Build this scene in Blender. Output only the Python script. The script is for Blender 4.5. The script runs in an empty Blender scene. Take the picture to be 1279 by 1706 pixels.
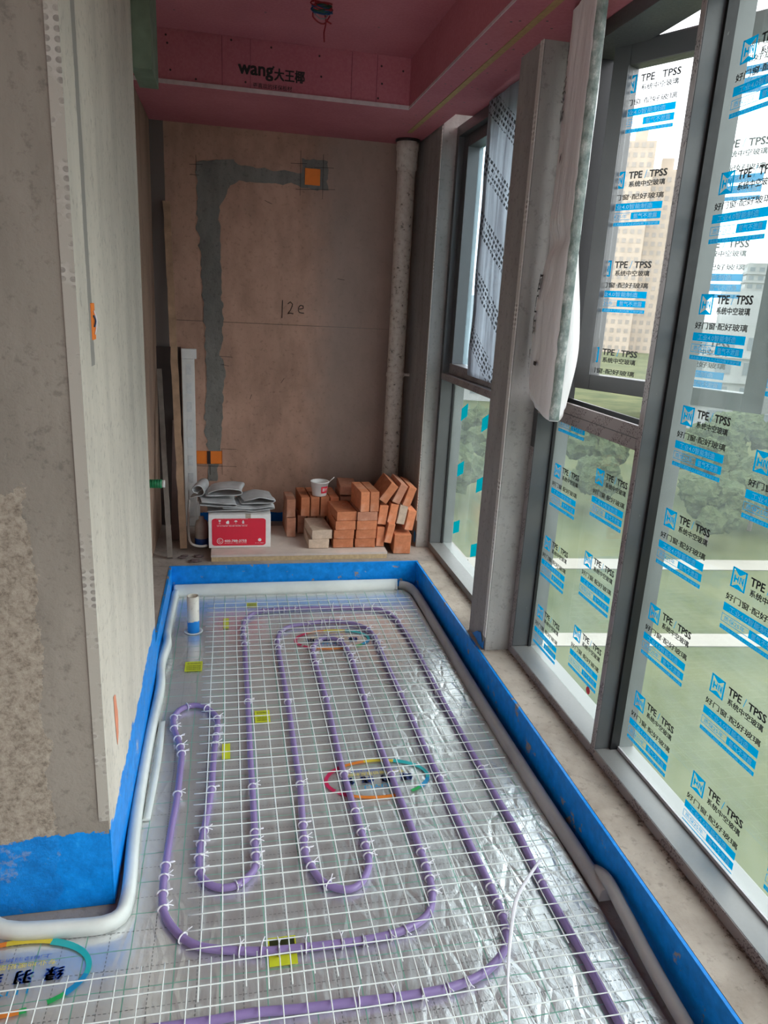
import bpy, bmesh, math, random
from mathutils import Vector, Matrix, noise
random.seed(7)
R = math.radians
sc = bpy.context.scene

# ------------------------------------------------------------------ camera
cam_d = bpy.data.cameras.new('camera'); cam = bpy.data.objects.new('camera', cam_d)
sc.collection.objects.link(cam); sc.camera = cam
M = Matrix(((0.97834733, -0.20053307, 0.05121523), (0.00773694, 0.2827148, 0.95917281), (-0.20682517, -0.93800791, 0.27814478)))
cam.matrix_world = Matrix.Translation((0, 0, 1.5)) @ M.transposed().to_4x4()
cam_d.sensor_fit = 'VERTICAL'; cam_d.sensor_height = 36; cam_d.lens = 1212 / 1706 * 36
cam_d.clip_start = 0.02; cam_d.clip_end = 600
# ------------------------------------------------------------------ world: bright overcast sky
w = bpy.data.worlds.new('world'); sc.world = w; w.use_nodes = True
nt = w.node_tree; bg = nt.nodes['Background']
tc = nt.nodes.new('ShaderNodeTexCoord'); ns = nt.nodes.new('ShaderNodeTexNoise'); ns.inputs['Scale'].default_value = 2.5
cr = nt.nodes.new('ShaderNodeValToRGB'); cr.color_ramp.elements[0].color = (0.80, 0.88, 1.0, 1); cr.color_ramp.elements[1].color = (1, 0.985, 0.96, 1)
nt.links.new(tc.outputs['Generated'], ns.inputs['Vector']); nt.links.new(ns.outputs['Fac'], cr.inputs[0]); nt.links.new(cr.outputs[0], bg.inputs[0])
bg.inputs[1].default_value = 1.25
sun_d = bpy.data.lights.new('veiled_sun', 'SUN'); sun_d.energy = 0.5; sun_d.angle = R(40); sun_d.color = (1, 0.97, 0.92)
sun = bpy.data.objects.new('veiled_sun', sun_d); sc.collection.objects.link(sun); sun.rotation_euler = (R(52), 0, R(62))
vs = sc.view_settings; vs.view_transform = 'Standard'; vs.look = 'None'; vs.gamma = 1; vs.use_curve_mapping = False
vs.exposure = 1.92
sc.cycles.max_bounces = 10; sc.cycles.transparent_max_bounces = 16
sc.cycles.use_denoising = True

# ------------------------------------------------------------------ helpers
def link(o): sc.collection.objects.link(o); return o
def tag(o, label=None, cat=None, group=None, kind=None):
    if label: o['label'] = label
    if cat: o['category'] = cat
    if group: o['group'] = group
    if kind: o['kind'] = kind
    return o
def thing(name, label=None, cat=None, loc=(0, 0, 0), rotz=0, group=None, kind=None):
    o = link(bpy.data.objects.new(name, None)); o.location = loc; o.rotation_euler = (0, 0, rotz); o.empty_display_size = .05
    return tag(o, label, cat, group, kind)
def obj(name, bm, mats, parent=None, smooth=False, bevel=0, loc=None, rot=None, recalc=True):
    me = bpy.data.meshes.new(name)
    if recalc: bmesh.ops.recalc_face_normals(bm, faces=bm.faces)
    bm.to_mesh(me); bm.free()
    for m in (mats if isinstance(mats, (list, tuple)) else [mats]): me.materials.append(m)
    if smooth: me.polygons.foreach_set('use_smooth', [True] * len(me.polygons))
    o = link(bpy.data.objects.new(name, me))
    if parent: o.parent = parent
    if loc: o.location = loc
    if rot: o.rotation_euler = rot
    if bevel:
        b = o.modifiers.new('bevel', 'BEVEL'); b.width = bevel; b.segments = 2; b.limit_method = 'ANGLE'
    return o
def BM(): return bmesh.new()
def box(bm, x0, x1, y0, y1, z0, z1, mi=0, mat=None):
    vs_ = [bm.verts.new(p) for p in [(x0,y0,z0),(x1,y0,z0),(x1,y1,z0),(x0,y1,z0),(x0,y0,z1),(x1,y0,z1),(x1,y1,z1),(x0,y1,z1)]]
    if mat:
        for v in vs_: v.co = mat @ v.co
    for f in [(3,2,1,0),(4,5,6,7),(0,1,5,4),(1,2,6,5),(2,3,7,6),(3,0,4,7)]:
        fa = bm.faces.new([vs_[i] for i in f]); fa.material_index = mi
    return bm
def bx(*a, **k): return box(BM(), *a, **k)
def tube(bm, pts, r, seg=8, cap=True, mi=0, rfun=None, flat=1.0):
    pts = [Vector(p) for p in pts]; rings = []; n = len(pts)
    up = Vector((0, 0, 1)); prev = None
    for i, p in enumerate(pts):
        t = (pts[min(i+1, n-1)] - pts[max(i-1, 0)]).normalized()
        if prev is None:
            a = up if abs(t.z) < .95 else Vector((1, 0, 0)); s = t.cross(a).normalized()
        else:
            s = prev - t * prev.dot(t)
            s = s.normalized() if s.length > 1e-6 else t.orthogonal().normalized()
        prev = s; u = s.cross(t).normalized(); rr = rfun(i / (n - 1)) * r if rfun else r
        rings.append([bm.verts.new(p + s * math.cos(2*math.pi*k/seg) * rr + u * math.sin(2*math.pi*k/seg) * rr * flat) for k in range(seg)])
    for a, b in zip(rings, rings[1:]):
        for k in range(seg):
            f = bm.faces.new((a[k], a[(k+1) % seg], b[(k+1) % seg], b[k])); f.material_index = mi; f.smooth = True
    if cap:
        for rg in (rings[0], rings[-1]):
            f = bm.faces.new(rg); f.material_index = mi
    return bm
def lathe(bm, prof, seg=24, cx=0, cy=0, mi=0):
    rings = [[bm.verts.new((cx + r*math.cos(2*math.pi*k/seg), cy + r*math.sin(2*math.pi*k/seg), z)) for k in range(seg)] for r, z in prof]
    for a, b in zip(rings, rings[1:]):
        for k in range(seg):
            f = bm.faces.new((a[k], a[(k+1) % seg], b[(k+1) % seg], b[k])); f.material_index = mi; f.smooth = True
    return bm
def catmull(pts, step=.012, closed=False):
    P = [Vector(p) for p in pts]; out = []
    for i in range(len(P)-1):
        p0, p1, p2, p3 = P[max(i-1, 0)], P[i], P[i+1], P[min(i+2, len(P)-1)]
        n = max(1, int((p2-p1).length/step))
        for k in range(n):
            t = k/n
            out.append(.5*((2*p1)+(p2-p0)*t+(2*p0-5*p1+4*p2-p3)*t*t+(3*p1-p0-3*p2+p3)*t**3))
    out.append(P[-1]); return out
def poly(bm, pts, mi=0):
    f = bm.faces.new([bm.verts.new(p) for p in pts]); f.material_index = mi; return f
def extrude_poly(bm, pts, h, mi=0):        # flat xy outline, thickness h upward
    a = [bm.verts.new((x, y, z)) for x, y, z in pts]; b = [bm.verts.new((x, y, z+h)) for x, y, z in pts]
    bm.faces.new(a[::-1]).material_index = mi; bm.faces.new(b).material_index = mi
    for i in range(len(a)):
        j = (i+1) % len(a); bm.faces.new((a[i], a[j], b[j], b[i])).material_index = mi
    return bm

# ------------------------------------------------------------------ materials
class G:
    def __init__(s, name):
        s.m = bpy.data.materials.new(name); s.m.use_nodes = True; s.t = s.m.node_tree; s.b = s.t.nodes['Principled BSDF']; s.out = s.t.nodes['Material Output']
        s.co = s.t.nodes.new('ShaderNodeTexCoord')
    def n(s, typ, ins={}, **k):
        nd = s.t.nodes.new(typ)
        for a, v in k.items(): setattr(nd, a, v)
        for a, v in ins.items():
            if isinstance(v, bpy.types.NodeSocket): s.t.links.new(v, nd.inputs[a])
            else: nd.inputs[a].default_value = v
        return nd
    def noise(s, scale, detail=5, rough=.6, stretch=(1, 1, 1), off=(0, 0, 0)):
        mp = s.n('ShaderNodeMapping', {'Vector': s.co.outputs['Object'], 'Scale': stretch, 'Location': off})
        return s.n('ShaderNodeTexNoise', {'Vector': mp.outputs[0], 'Scale': scale, 'Detail': detail, 'Roughness': rough}).outputs['Fac']
    def ramp(s, fac, stops):
        r = s.n('ShaderNodeValToRGB', {0: fac}); e = r.color_ramp.elements
        while len(e) < len(stops): e.new(.5)
        for i, (p, c) in enumerate(stops):
            e[i].position = p; e[i].color = (c[0], c[1], c[2], 1) if isinstance(c, (tuple, list)) else (c, c, c, 1)
        return r.outputs[0]
    def mix(s, fac, a, b, blend='MIX'):
        nd = s.n('ShaderNodeMix', data_type='RGBA', blend_type=blend)
        for i, v in ((0, fac), (6, a), (7, b)):
            if isinstance(v, bpy.types.NodeSocket): s.t.links.new(v, nd.inputs[i])
            else: nd.inputs[i].default_value = (v if i == 0 else (v[0], v[1], v[2], 1))
        return nd.outputs[2]
    def math(s, op, a, b=0, c=0):
        nd = s.n('ShaderNodeMath', operation=op)
        for i, v in enumerate((a, b, c)):
            if isinstance(v, bpy.types.NodeSocket): s.t.links.new(v, nd.inputs[i])
            else: nd.inputs[i].default_value = v
        return nd.outputs[0]
    def xyz(s): return s.n('ShaderNodeSeparateXYZ', {0: s.co.outputs['Object']}).outputs
    def set(s, **k):
        for a, v in k.items():
            a = {'col': 'Base Color', 'rough': 'Roughness', 'metal': 'Metallic', 'spec': 'Specular IOR Level', 'alpha': 'Alpha', 'coat': 'Coat Weight', 'trans': 'Transmission Weight', 'normal': 'Normal'}[a]
            if isinstance(v, bpy.types.NodeSocket): s.t.links.new(v, s.b.inputs[a])
            elif a == 'Base Color': s.b.inputs[a].default_value = (v[0], v[1], v[2], 1)
            else: s.b.inputs[a].default_value = v
        return s
    def bump(s, h, strength=.3, dist=.01):
        b = s.n('ShaderNodeBump', {'Strength': strength, 'Distance': dist, 'Height': h}); s.t.links.new(b.outputs[0], s.b.inputs['Normal']); return s
def plain(name, col, rough=.6, metal=0, var=.12, scale=30, bump=0):
    g = G(name); n = g.noise(scale); c2 = tuple(x*(1-var*2) for x in col)
    g.set(col=g.ramp(n, [(.3, c2), (.7, col)]), rough=rough, metal=metal)
    if bump: g.bump(n, bump, .004)
    return g.m
def plaster(name, light, dark, rough_patch=None, streak=(1, 1, .25), blue=None, bluez=.2, blueamp=.12, bump=.35, extra=None):
    g = G(name)
    n1 = g.noise(2.2, 6, .6, streak); n2 = g.noise(45, 6, .65); n3 = g.noise(9, 5, .6, streak, (3, 1, 2))
    c = g.ramp(n1, [(.35, dark), (.65, light)])
    c = g.mix(.35, c, g.ramp(n3, [(.35, tuple(x*.75 for x in dark)), (.6, light)]))
    sp = g.ramp(n2, [(.33, .55), (.45, 1.0)]); c = g.mix(.55, c, g.mix(1, c, sp, 'MULTIPLY'))
    h = n2
    if rough_patch:
        # a coarse hacked strip, irregular outline
        x, y, z = g.xyz(); px, pw, zt = rough_patch
        nn = g.noise(5, 6, .7); d = g.math('ABSOLUTE', g.math('SUBTRACT', x, px)); d = g.math('ADD', d, g.math('MULTIPLY', g.math('SUBTRACT', nn, .5), .16))
        hm = g.math('MULTIPLY', g.math('LESS_THAN', d, pw), g.math('LESS_THAN', g.math('ADD', z, g.math('MULTIPLY', nn, .35)), zt))
        rn = g.noise(60, 8, .75); rc = g.ramp(rn, [(.3, (.15, .12, .095)), (.5, (.38, .32, .255)), (.7, (.50, .435, .36))])
        c = g.mix(hm, c, rc); h = g.math('ADD', n2, g.math('MULTIPLY', hm, g.math('MULTIPLY', rn, 4)))
    if extra: c, h = extra(g, c, h)
    if blue:
        x, y, z = g.xyz(); nb = g.noise(7, 6, .75, (1, 1, 1.6)); nf = g.noise(28, 4, .7)
        zz = g.math('ADD', z, g.math('MULTIPLY', g.math('SUBTRACT', nb, .5), blueamp))
        m = g.math('LESS_THAN', zz, bluez)
        miss = g.ramp(g.noise(11, 6, .7, (1, 1, 1), (5, 5, 5)), [(.60, 0.0), (.63, 1.0)]); m = g.math('MULTIPLY', m, g.math('SUBTRACT', 1, g.math('MULTIPLY', miss, blue)))
        bc = g.ramp(nf, [(.25, (.0, .17, .56)), (.6, (.003, .27, .80)), (.8, (.03, .38, .88))])
        c = g.mix(m, c, bc); h = g.math('ADD', h, g.math('MULTIPLY', m, .4))
        g.set(rough=g.math('SUBTRACT', .85, g.math('MULTIPLY', m, .45)))
    else: g.set(rough=.88)
    g.set(col=c, spec=.25); g.bump(h, bump, .006)
    return g.m

pl_pier = plaster('pier_cement_render', (.34, .30, .255), (.235, .205, .17), rough_patch=(-.525, .105, 1.25), blue=.35, bluez=.215, blueamp=.10, bump=.45)
def side_extra(g, c, h):        # a filled cable chase running down the side face
    x, y, z = g.xyz(); nn = g.noise(12, 4, .6)
    d = g.math('ABSOLUTE', g.math('SUBTRACT', g.math('ADD', y, g.math('MULTIPLY', nn, .02)), 1.742))
    m = g.math('MULTIPLY', g.math('LESS_THAN', d, .022), g.math('GREATER_THAN', z, 1.33))
    return g.mix(g.math('MULTIPLY', m, .9), c, (.26, .24, .22)), h
pl_side = plaster('pier_side_skim', (.62, .555, .475), (.48, .43, .37), blue=.6, bluez=.225, blueamp=.14, bump=.15, extra=side_extra)
pl_recess = plaster('recess_wall_plaster', (.40, .26, .19), (.26, .17, .13), bump=.2)
def back_extra(g, c, h):
    x, y, z = g.xyz(); nn = g.noise(8, 6, .7)
    j = g.math('MULTIPLY', g.math('SUBTRACT', nn, .5), .05)
    # sealed joint line across the board
    ln = g.math('LESS_THAN', g.math('ABSOLUTE', g.math('SUBTRACT', z, g.math('ADD', 1.338, g.math('MULTIPLY', j, .03)))), .0018)
    c = g.mix(g.math('MULTIPLY', ln, .8), c, (.08, .06, .05))
    # grey cement band at the left corner
    c = g.mix(g.math('LESS_THAN', g.math('ADD', x, g.math('MULTIPLY', j, .15)), -.33), c, (.15, .12, .11))
    # greyer skim coat on the right third
    c = g.mix(g.ramp(g.math('ADD', x, g.math('MULTIPLY', j, 4)), [(.42, 0.0), (.62, .6)]), c, (.30, .25, .225))
    b = g.math('MULTIPLY', g.math('LESS_THAN', g.math('ADD', z, j), .20), g.math('LESS_THAN', x, .62))
    c = g.mix(b, c, (.003, .10, .36))
    return c, h
pl_back = plaster('back_wall_plaster', (.57, .345, .26), (.36, .215, .16), bump=.25, streak=(1, 1, .5), extra=back_extra)
pl_col = plaster('column_cement', (.36, .335, .315), (.24, .225, .215), bump=.3)
pl_col_side = plaster('column_reveal_cement', (.40, .38, .355), (.27, .26, .25), bump=.25)
def sill_dirt(g, c, h):
    x, y, z = g.xyz(); n = g.noise(70, 6, .75); n2 = g.noise(6, 4, .6)
    d = g.math('GREATER_THAN', g.math('ADD', n, g.math('MULTIPLY', g.math('SUBTRACT', g.math('ADD', x, g.math('MULTIPLY', g.math('SUBTRACT', n2, .5), .08)), 1.10), 4.0)), .63)
    return g.mix(g.math('MULTIPLY', d, .8), c, (.09, .065, .05)), g.math('ADD', h, g.math('MULTIPLY', d, .6))
pl_kerb = plaster('kerb_plaster', (.50, .43, .37), (.32, .265, .22), bump=.5, streak=(1, 1, 1), extra=sill_dirt)
pl_kerb_blue = plaster('kerb_blue_waterproofing', (.40, .33, .28), (.28, .23, .2), blue=.95, bluez=.30, blueamp=.05, bump=.2, streak=(1, .4, 1))
pl_floor = plaster('ledge_cement', (.42, .37, .33), (.28, .24, .22), bump=.4, streak=(1, 1, 1))
cement_fill = plaster('cement_patch', (.25, .235, .215), (.135, .128, .118), bump=.9, streak=(1, 1, .4))

def pinkboard(name, tint=1.0):
    g = G(name); n = g.noise(2, 4, .5); n2 = g.noise(90, 3, .6)
    c = g.ramp(n, [(.35, (.40*tint, .115*tint, .145*tint)), (.68, (.52*tint, .175*tint, .205*tint))])
    c = g.mix(.25, c, g.ramp(n2, [(.4, (.45, .15, .18)), (.6, (.56, .23, .26))]))
    g.set(col=c, rough=.75, spec=.2); return g.m
pink = pinkboard('pink_fireproof_plasterboard')
pink_joint = plain('yellow_paper_joint', (.46, .30, .13), .8, scale=40)
white_bead = plain('white_edge_trim', (.62, .50, .50), .6)
dark_screw = plain('black_screw_head', (.03, .015, .015), .4)
black_ink = plain('black_ink', (.012, .010, .010), .6)
def bead_mat(nm, ca, cb):
    g = G(nm); x, y, z = g.xyz()
    fz = g.math('SUBTRACT', g.math('FRACT', g.math('DIVIDE', z, .0165)), .5)
    s = g.math('SUBTRACT', g.math('FRACT', g.math('DIVIDE', g.math('ADD', x, y), .020)), .5)
    d = g.math('SQRT', g.math('ADD', g.math('POWER', fz, 2), g.math('POWER', s, 2)))
    hole = g.math('LESS_THAN', d, .33); nn = g.noise(9, 5, .7)
    smear = g.ramp(nn, [(.38, 0.0), (.48, 1.0)])
    c = g.mix(hole, ca, (.25, .225, .20)); c = g.mix(smear, c, cb)
    g.set(col=c, rough=.7).bump(g.math('SUBTRACT', 1, hole), .4, .003); return g.m
bead = bead_mat('perforated_corner_bead', (.50, .47, .42), (.42, .385, .33)); bead_w = bead_mat('white_corner_bead', (.74, .71, .67), (.60, .57, .53))
def frame_mat(name, c):
    g = G(name); n = g.noise(120, 3, .6); n2 = g.noise(3, 4, .6); x, y, z = g.xyz()
    sc_ = g.ramp(g.noise(55, 5, .7, (1, 1, .6), (2, 2, 2)), [(.70, 0.0), (.74, 1.0)])
    cc = g.ramp(n2, [(.3, tuple(v*.85 for v in c)), (.7, c)]); cc = g.mix(g.math('MULTIPLY', sc_, .5), cc, (.35, .33, .31))
    g.set(col=cc, rough=g.ramp(n, [(.3, .38), (.7, .5)]), metal=.35); return g.m
frame = frame_mat('grey_aluminium', (.098, .10, .102))
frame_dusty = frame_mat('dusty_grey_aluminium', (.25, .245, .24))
frame_dark = frame_mat('dark_rubber_gasket', (.012, .012, .013))
def film_strip_mat():
    g = G('printed_protective_film'); x, y, z = g.xyz()
    t = g.math('FRACT', g.math('DIVIDE', g.math('ADD', y, z), .16)); ok = g.math('LESS_THAN', t, .6)
    n = g.noise(160, 2, .8); ink = g.math('MULTIPLY', ok, g.math('GREATER_THAN', n, .56))
    c = g.mix(ink, (.27, .235, .23), (.07, .045, .05)); g.set(col=c, rough=.35); return g.m
film_strip = film_strip_mat()
def glass_mat(name, tint, haze, hazecol):
    g = G(name); g.t.nodes.remove(g.b)
    tr = g.n('ShaderNodeBsdfTransparent', {'Color': (*tint, 1)}); gl = g.n('ShaderNodeBsdfGlossy', {'Color': (1, 1, 1, 1), 'Roughness': .03})
    fc = g.n('ShaderNodeLayerWeight', {'Blend': .5}).outputs['Facing']; fr = g.math('ADD', .025, g.math('MULTIPLY', g.math('POWER', fc, 4.5), .45)); m1 = g.n('ShaderNodeMixShader', {0: fr, 1: tr.outputs[0], 2: gl.outputs[0]})
    tl = g.n('ShaderNodeBsdfTranslucent', {'Color': (*hazecol, 1)}); df = g.n('ShaderNodeBsdfDiffuse', {'Color': (*hazecol, 1)})
    m2 = g.n('ShaderNodeMixShader', {0: .35, 1: tl.outputs[0], 2: df.outputs[0]})
    dust = g.ramp(g.noise(3.0, 6, .7), [(.3, haze*.4), (.75, haze*1.6)])
    m3 = g.n('ShaderNodeMixShader', {0: dust, 1: m1.outputs[0], 2: m2.outputs[0]}); g.t.links.new(m3.outputs[0], g.out.inputs[0]); return g.m
glass = glass_mat('filmed_window_glass', (.88, .91, .895), .06, (.75, .88, .85))
glass_blue = glass_mat('milky_filmed_glass', (.86, .91, .93), .16, (.60, .85, .95))
glass_clear = glass_mat('sash_glass', (.96, .97, .96), .012, (.9, .9, .9))
def film_ink(name, c):
    g = G(name); d = g.n('ShaderNodeBsdfTranslucent', {'Color': (*c, 1)}); p = g.n('ShaderNodeBsdfDiffuse', {'Color': (*c, 1)})
    tr = g.n('ShaderNodeBsdfTransparent', {'Color': (*[min(1, v*.5) for v in c], 1)})
    m = g.n('ShaderNodeMixShader', {0: .5, 1: d.outputs[0], 2: p.outputs[0]}); m2 = g.n('ShaderNodeMixShader', {0: .25, 1: m.outputs[0], 2: tr.outputs[0]})
    g.t.nodes.remove(g.b); g.t.links.new(m2.outputs[0], g.out.inputs[0]); return g.m
ink_blue = film_ink('film_blue_ink', (.0, .31, .62)); ink_white = film_ink('film_white_ink', (.72, .84, .9)); ink_teal = film_ink('teal_sticker', (.0, .36, .46))
ink_black = plain('film_black_ink', (.012, .013, .015), .5)
purple = plain('purple_plastic_pipe', (.25, .175, .39), .38, var=.06, scale=8)
wire_white = plain('white_coated_wire', (.80, .84, .82), .45, var=.04)
tie_white = plain('white_plastic_tie', (.80, .78, .84), .4, var=.04)
foam = plain('white_foam_edging', (.74, .77, .74), .55, var=.10, scale=6, bump=.1)
foam_grey = plain('dusty_foam_edging', (.47, .45, .43), .7, var=.12, scale=7, bump=.1)
def foil_mat():
    g = G('printed_aluminium_foil'); x, y, z = g.xyz()
    wob = g.math('MULTIPLY', g.math('SUBTRACT', g.noise(3, 3), .5), .012)
    def lines(v, period, off, wd):
        t = g.math('FRACT', g.math('DIVIDE', g.math('ADD', g.math('ADD', v, wob), off), period)); return g.math('LESS_THAN', t, wd/period)
    def dash(v): return g.math('LESS_THAN', g.math('FRACT', g.math('DIVIDE', v, .011)), .6)
    gr = g.math('MAXIMUM', lines(x, .104, .031, .0024), lines(y, .104, .02, .0024))
    bl = g.math('MAXIMUM', g.math('MULTIPLY', lines(x, .104, .083, .0020), dash(y)), g.math('MULTIPLY', lines(y, .104, .072, .0020), dash(x)))
    c = g.ramp(g.noise(1.4, 3), [(.3, (.74, .75, .76)), (.7, (.86, .88, .87))])
    c = g.mix(g.math('MULTIPLY', gr, .85), c, (.02, .26, .16)); c = g.mix(g.math('MULTIPLY', bl, .9), c, (.02, .02, .02))
    ink = g.math('MAXIMUM', gr, bl)
    cr1 = g.n('ShaderNodeTexVoronoi', {'Vector': g.n('ShaderNodeMapping', {'Vector': g.co.outputs['Object'], 'Scale': (1, .45, 1), 'Rotation': (0, 0, .5)}).outputs[0], 'Scale': 16.0}, feature='DISTANCE_TO_EDGE').outputs[0]
    n1 = g.noise(7, 7, .62, (1, .6, 1)); n2 = g.noise(60, 4, .6, (1, .8, 1))
    # creases are strongest towards the near right corner, where the sheet was scuffed and gathered
    d = g.math('ADD', g.math('MULTIPLY', g.math('SUBTRACT', x, -.2), .55), g.math('MULTIPLY', g.math('SUBTRACT', 2.4, y), .28))
    amt = g.ramp(g.math('ADD', d, g.math('MULTIPLY', g.math('SUBTRACT', g.noise(2.5, 3), .5), .5)), [(.15, .16), (.8, 1.0)])
    h = g.math('ADD', g.math('MULTIPLY', n1, 1.0), g.math('ADD', g.math('MULTIPLY', n2, .14), g.math('MULTIPLY', g.ramp(cr1, [(0, 0.0), (.12, 1.0)]), .18)))
    h = g.math('MULTIPLY', h, amt)
    g.set(col=c, rough=g.math('ADD', .27, g.math('MULTIPLY', ink, .4)), metal=g.math('SUBTRACT', .72, g.math('MULTIPLY', ink, .6)))
    g.bump(h, .6, .011); return g.m
foil = foil_mat()
def brick_mat(name, c):
    g = G(name); n = g.noise(35, 6, .7); n2 = g.noise(8, 3); oi = g.n('ShaderNodeObjectInfo')
    cc = g.ramp(n, [(.3, tuple(v*.72 for v in c)), (.65, c)]); cc = g.mix(g.math('MULTIPLY', g.ramp(n2, [(.55, 0.0), (.8, 1.0)]), .45), cc, (.62, .50, .40))
    hs = g.n('ShaderNodeHueSaturation', {'Color': cc, 'Value': g.math('ADD', .82, g.math('MULTIPLY', oi.outputs['Random'], .32))})
    g.set(col=hs.outputs[0], rough=.85, spec=.2).bump(n, .4, .004); return g.m
brick_m = brick_mat('fired_clay', (.66, .235, .115)); brick_tan = brick_mat('pale_fired_clay', (.58, .43, .33)); brick_dark = brick_mat('dull_fired_clay', (.50, .22, .14))
orange = plain('orange_box_plastic', (.95, .23, .02), .5, var=.05)
red = plain('red_print', (.72, .015, .045), .45, var=.03); white_p = plain('white_card', (.84, .80, .78), .6, var=.05)
wood = plain('raw_timber', (.48, .30, .19), .7, var=.2, scale=14, bump=.3); wood_grey = plain('weathered_timber', (.24, .20, .17), .75, var=.2, scale=14, bump=.3)
wood_dark = plain('stained_timber', (.045, .028, .025), .6, var=.2, scale=10)
tray_m = plain('white_laminate_top', (.66, .55, .49), .5, var=.12, scale=7); tray_edge = plain('yellow_chipboard_edge', (.58, .42, .24), .8, var=.15, scale=60)
pvc = G('speckled_white_pvc'); _n = pvc.noise(38, 5, .7); pvc.set(col=pvc.ramp(_n, [(.34, (.11, .09, .07)), (.42, (.52, .45, .38)), (.6, (.62, .56, .49))]), rough=.5); pvc = pvc.m
alum_white = plain('white_lacquered_profile', (.82, .80, .78), .4, var=.08, scale=12)
green_m = plain('green_moistureproof_board', (.19, .25, .18), .8, var=.25, scale=9); green_pl = plain('green_plastic', (.01, .25, .09), .4)
bag_m = G('white_woven_wrap'); _n = bag_m.noise(4, 5, .6, (1, 1, .4)); bag_m.set(col=bag_m.ramp(_n, [(.3, (.80, .78, .77)), (.7, (.93, .92, .91))]), rough=.45).bump(bag_m.noise(9, 6, .6, (1, 1, .35)), .6, .02); bag_m = bag_m.m
tape_m = G('clear_tape_over_green_edge'); _n = tape_m.noise(40, 5, .7, (1, 1, .7)); tape_m.set(col=tape_m.ramp(_n, [(.35, (.16, .22, .20)), (.55, (.34, .40, .37)), (.72, (.75, .78, .75))]), rough=.22).bump(_n, .6, .006); tape_m = tape_m.m
sheet_m = G('grey_woven_plastic_sheet'); _n = sheet_m.noise(9, 5, .6); sheet_m.set(col=sheet_m.ramp(_n, [(.3, (.36, .36, .37)), (.7, (.62, .62, .63))]), rough=.5).bump(_n, .4, .01); sheet_m = sheet_m.m
blue_pl = plain('blue_plastic', (.003, .06, .30), .35)
red_wire = plain('red_wire', (.25, .004, .01), .4); blue_wire = plain('blue_wire', (.004, .05, .14), .4); green_wire = plain('green_wire', (.004, .06, .03), .4)

# ------------------------------------------------------------------ text as flat mesh data
_tc = {}
def glyphs(txt, bold=0.0):
    key = (txt, bold)
    if key in _tc: return _tc[key]
    cu = bpy.data.curves.new('lettering', 'FONT'); cu.body = txt; cu.size = 1; cu.resolution_u = 2; cu.offset = bold
    o = link(bpy.data.objects.new('lettering', cu)); bpy.context.view_layer.update()
    me = bpy.data.meshes.new_from_object(o.evaluated_get(bpy.context.evaluated_depsgraph_get()))
    vv = [(v.co.x, v.co.y) for v in me.vertices]; ff = [tuple(p.vertices) for p in me.polygons]
    bpy.data.objects.remove(o); bpy.data.curves.remove(cu); bpy.data.meshes.remove(me)
    xs = [v[0] for v in vv] or [0, 1]; ys = [v[1] for v in vv] or [0, 1]
    x0, x1, y0, y1 = min(xs), max(xs), min(ys), max(ys)
    vv = [((x-x0)/max(1e-6, x1-x0), (y-y0)/max(1e-6, y1-y0)) for x, y in vv]
    _tc[key] = (vv, ff); return _tc[key]
def put(bm, txt, u0, u1, v0, v1, fn, mi=0, lift=0, bold=0.0):
    vv, ff = glyphs(txt, bold); vs_ = [bm.verts.new(fn(u0+(u1-u0)*a, v0+(v1-v0)*b, lift)) for a, b in vv]
    for f in ff:
        try: bm.faces.new([vs_[i] for i in f]).material_index = mi
        except ValueError: pass
def putb(bm, txt, u0, u1, v0, v1, fn, mi=0, lift=0, e=.0009, n=3):   # heavier lettering: overlaid strokes
    for k, (a, b) in enumerate(((-1, -1), (1, -1), (1, 1), (-1, 1))):
        put(bm, txt, u0+a*e*.8, u1+a*e*.8, v0+b*e*.6, v1+b*e*.6, fn, mi, lift+k*.00003, 0)
def rect(bm, u0, u1, v0, v1, fn, mi=0, lift=0):
    poly(bm, [fn(u0, v0, lift), fn(u1, v0, lift), fn(u1, v1, lift), fn(u0, v1, lift)], mi)
def pgon(bm, pts, fn, mi=0, lift=0): poly(bm, [fn(a, b, lift) for a, b in pts], mi)

# ================================================================== SETTING
# slab and ledges
S = lambda name, bm, m, **k: tag(obj(name, bm, m, **k), kind='structure')
S('floor', bx(-3.2, 1.3, -2.2, 3.64, -.12, -.006), pl_floor)
S('floor_ledge', bx(-.42, 1.3, 3.642, 4.5, -.12, .14), pl_floor)
S('floor_ledge_left', bx(-.42, -.307, 2.76, 3.64, -.004, .14), pl_floor)
# blue kerb skins
def sheetbox(x0, x1, y0, y1, z0, z1): return bx(x0, x1, y0, y1, z0, z1)
S('wall_back_kerb', bx(-.305, 1.005, 3.63, 3.641, -.004, .141), pl_kerb_blue)
S('wall_left_kerb', bx(-.306, -.295, 2.76, 3.629, -.004, .142), pl_kerb_blue)
S('wall_right_kerb', bx(.995, 1.004, -1.5, 3.629, -.004, .139), pl_kerb_blue)
S('wall_right_sill', bx(1.0045, 1.257, -1.5, 3.638, -.004, .14), pl_kerb)
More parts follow.
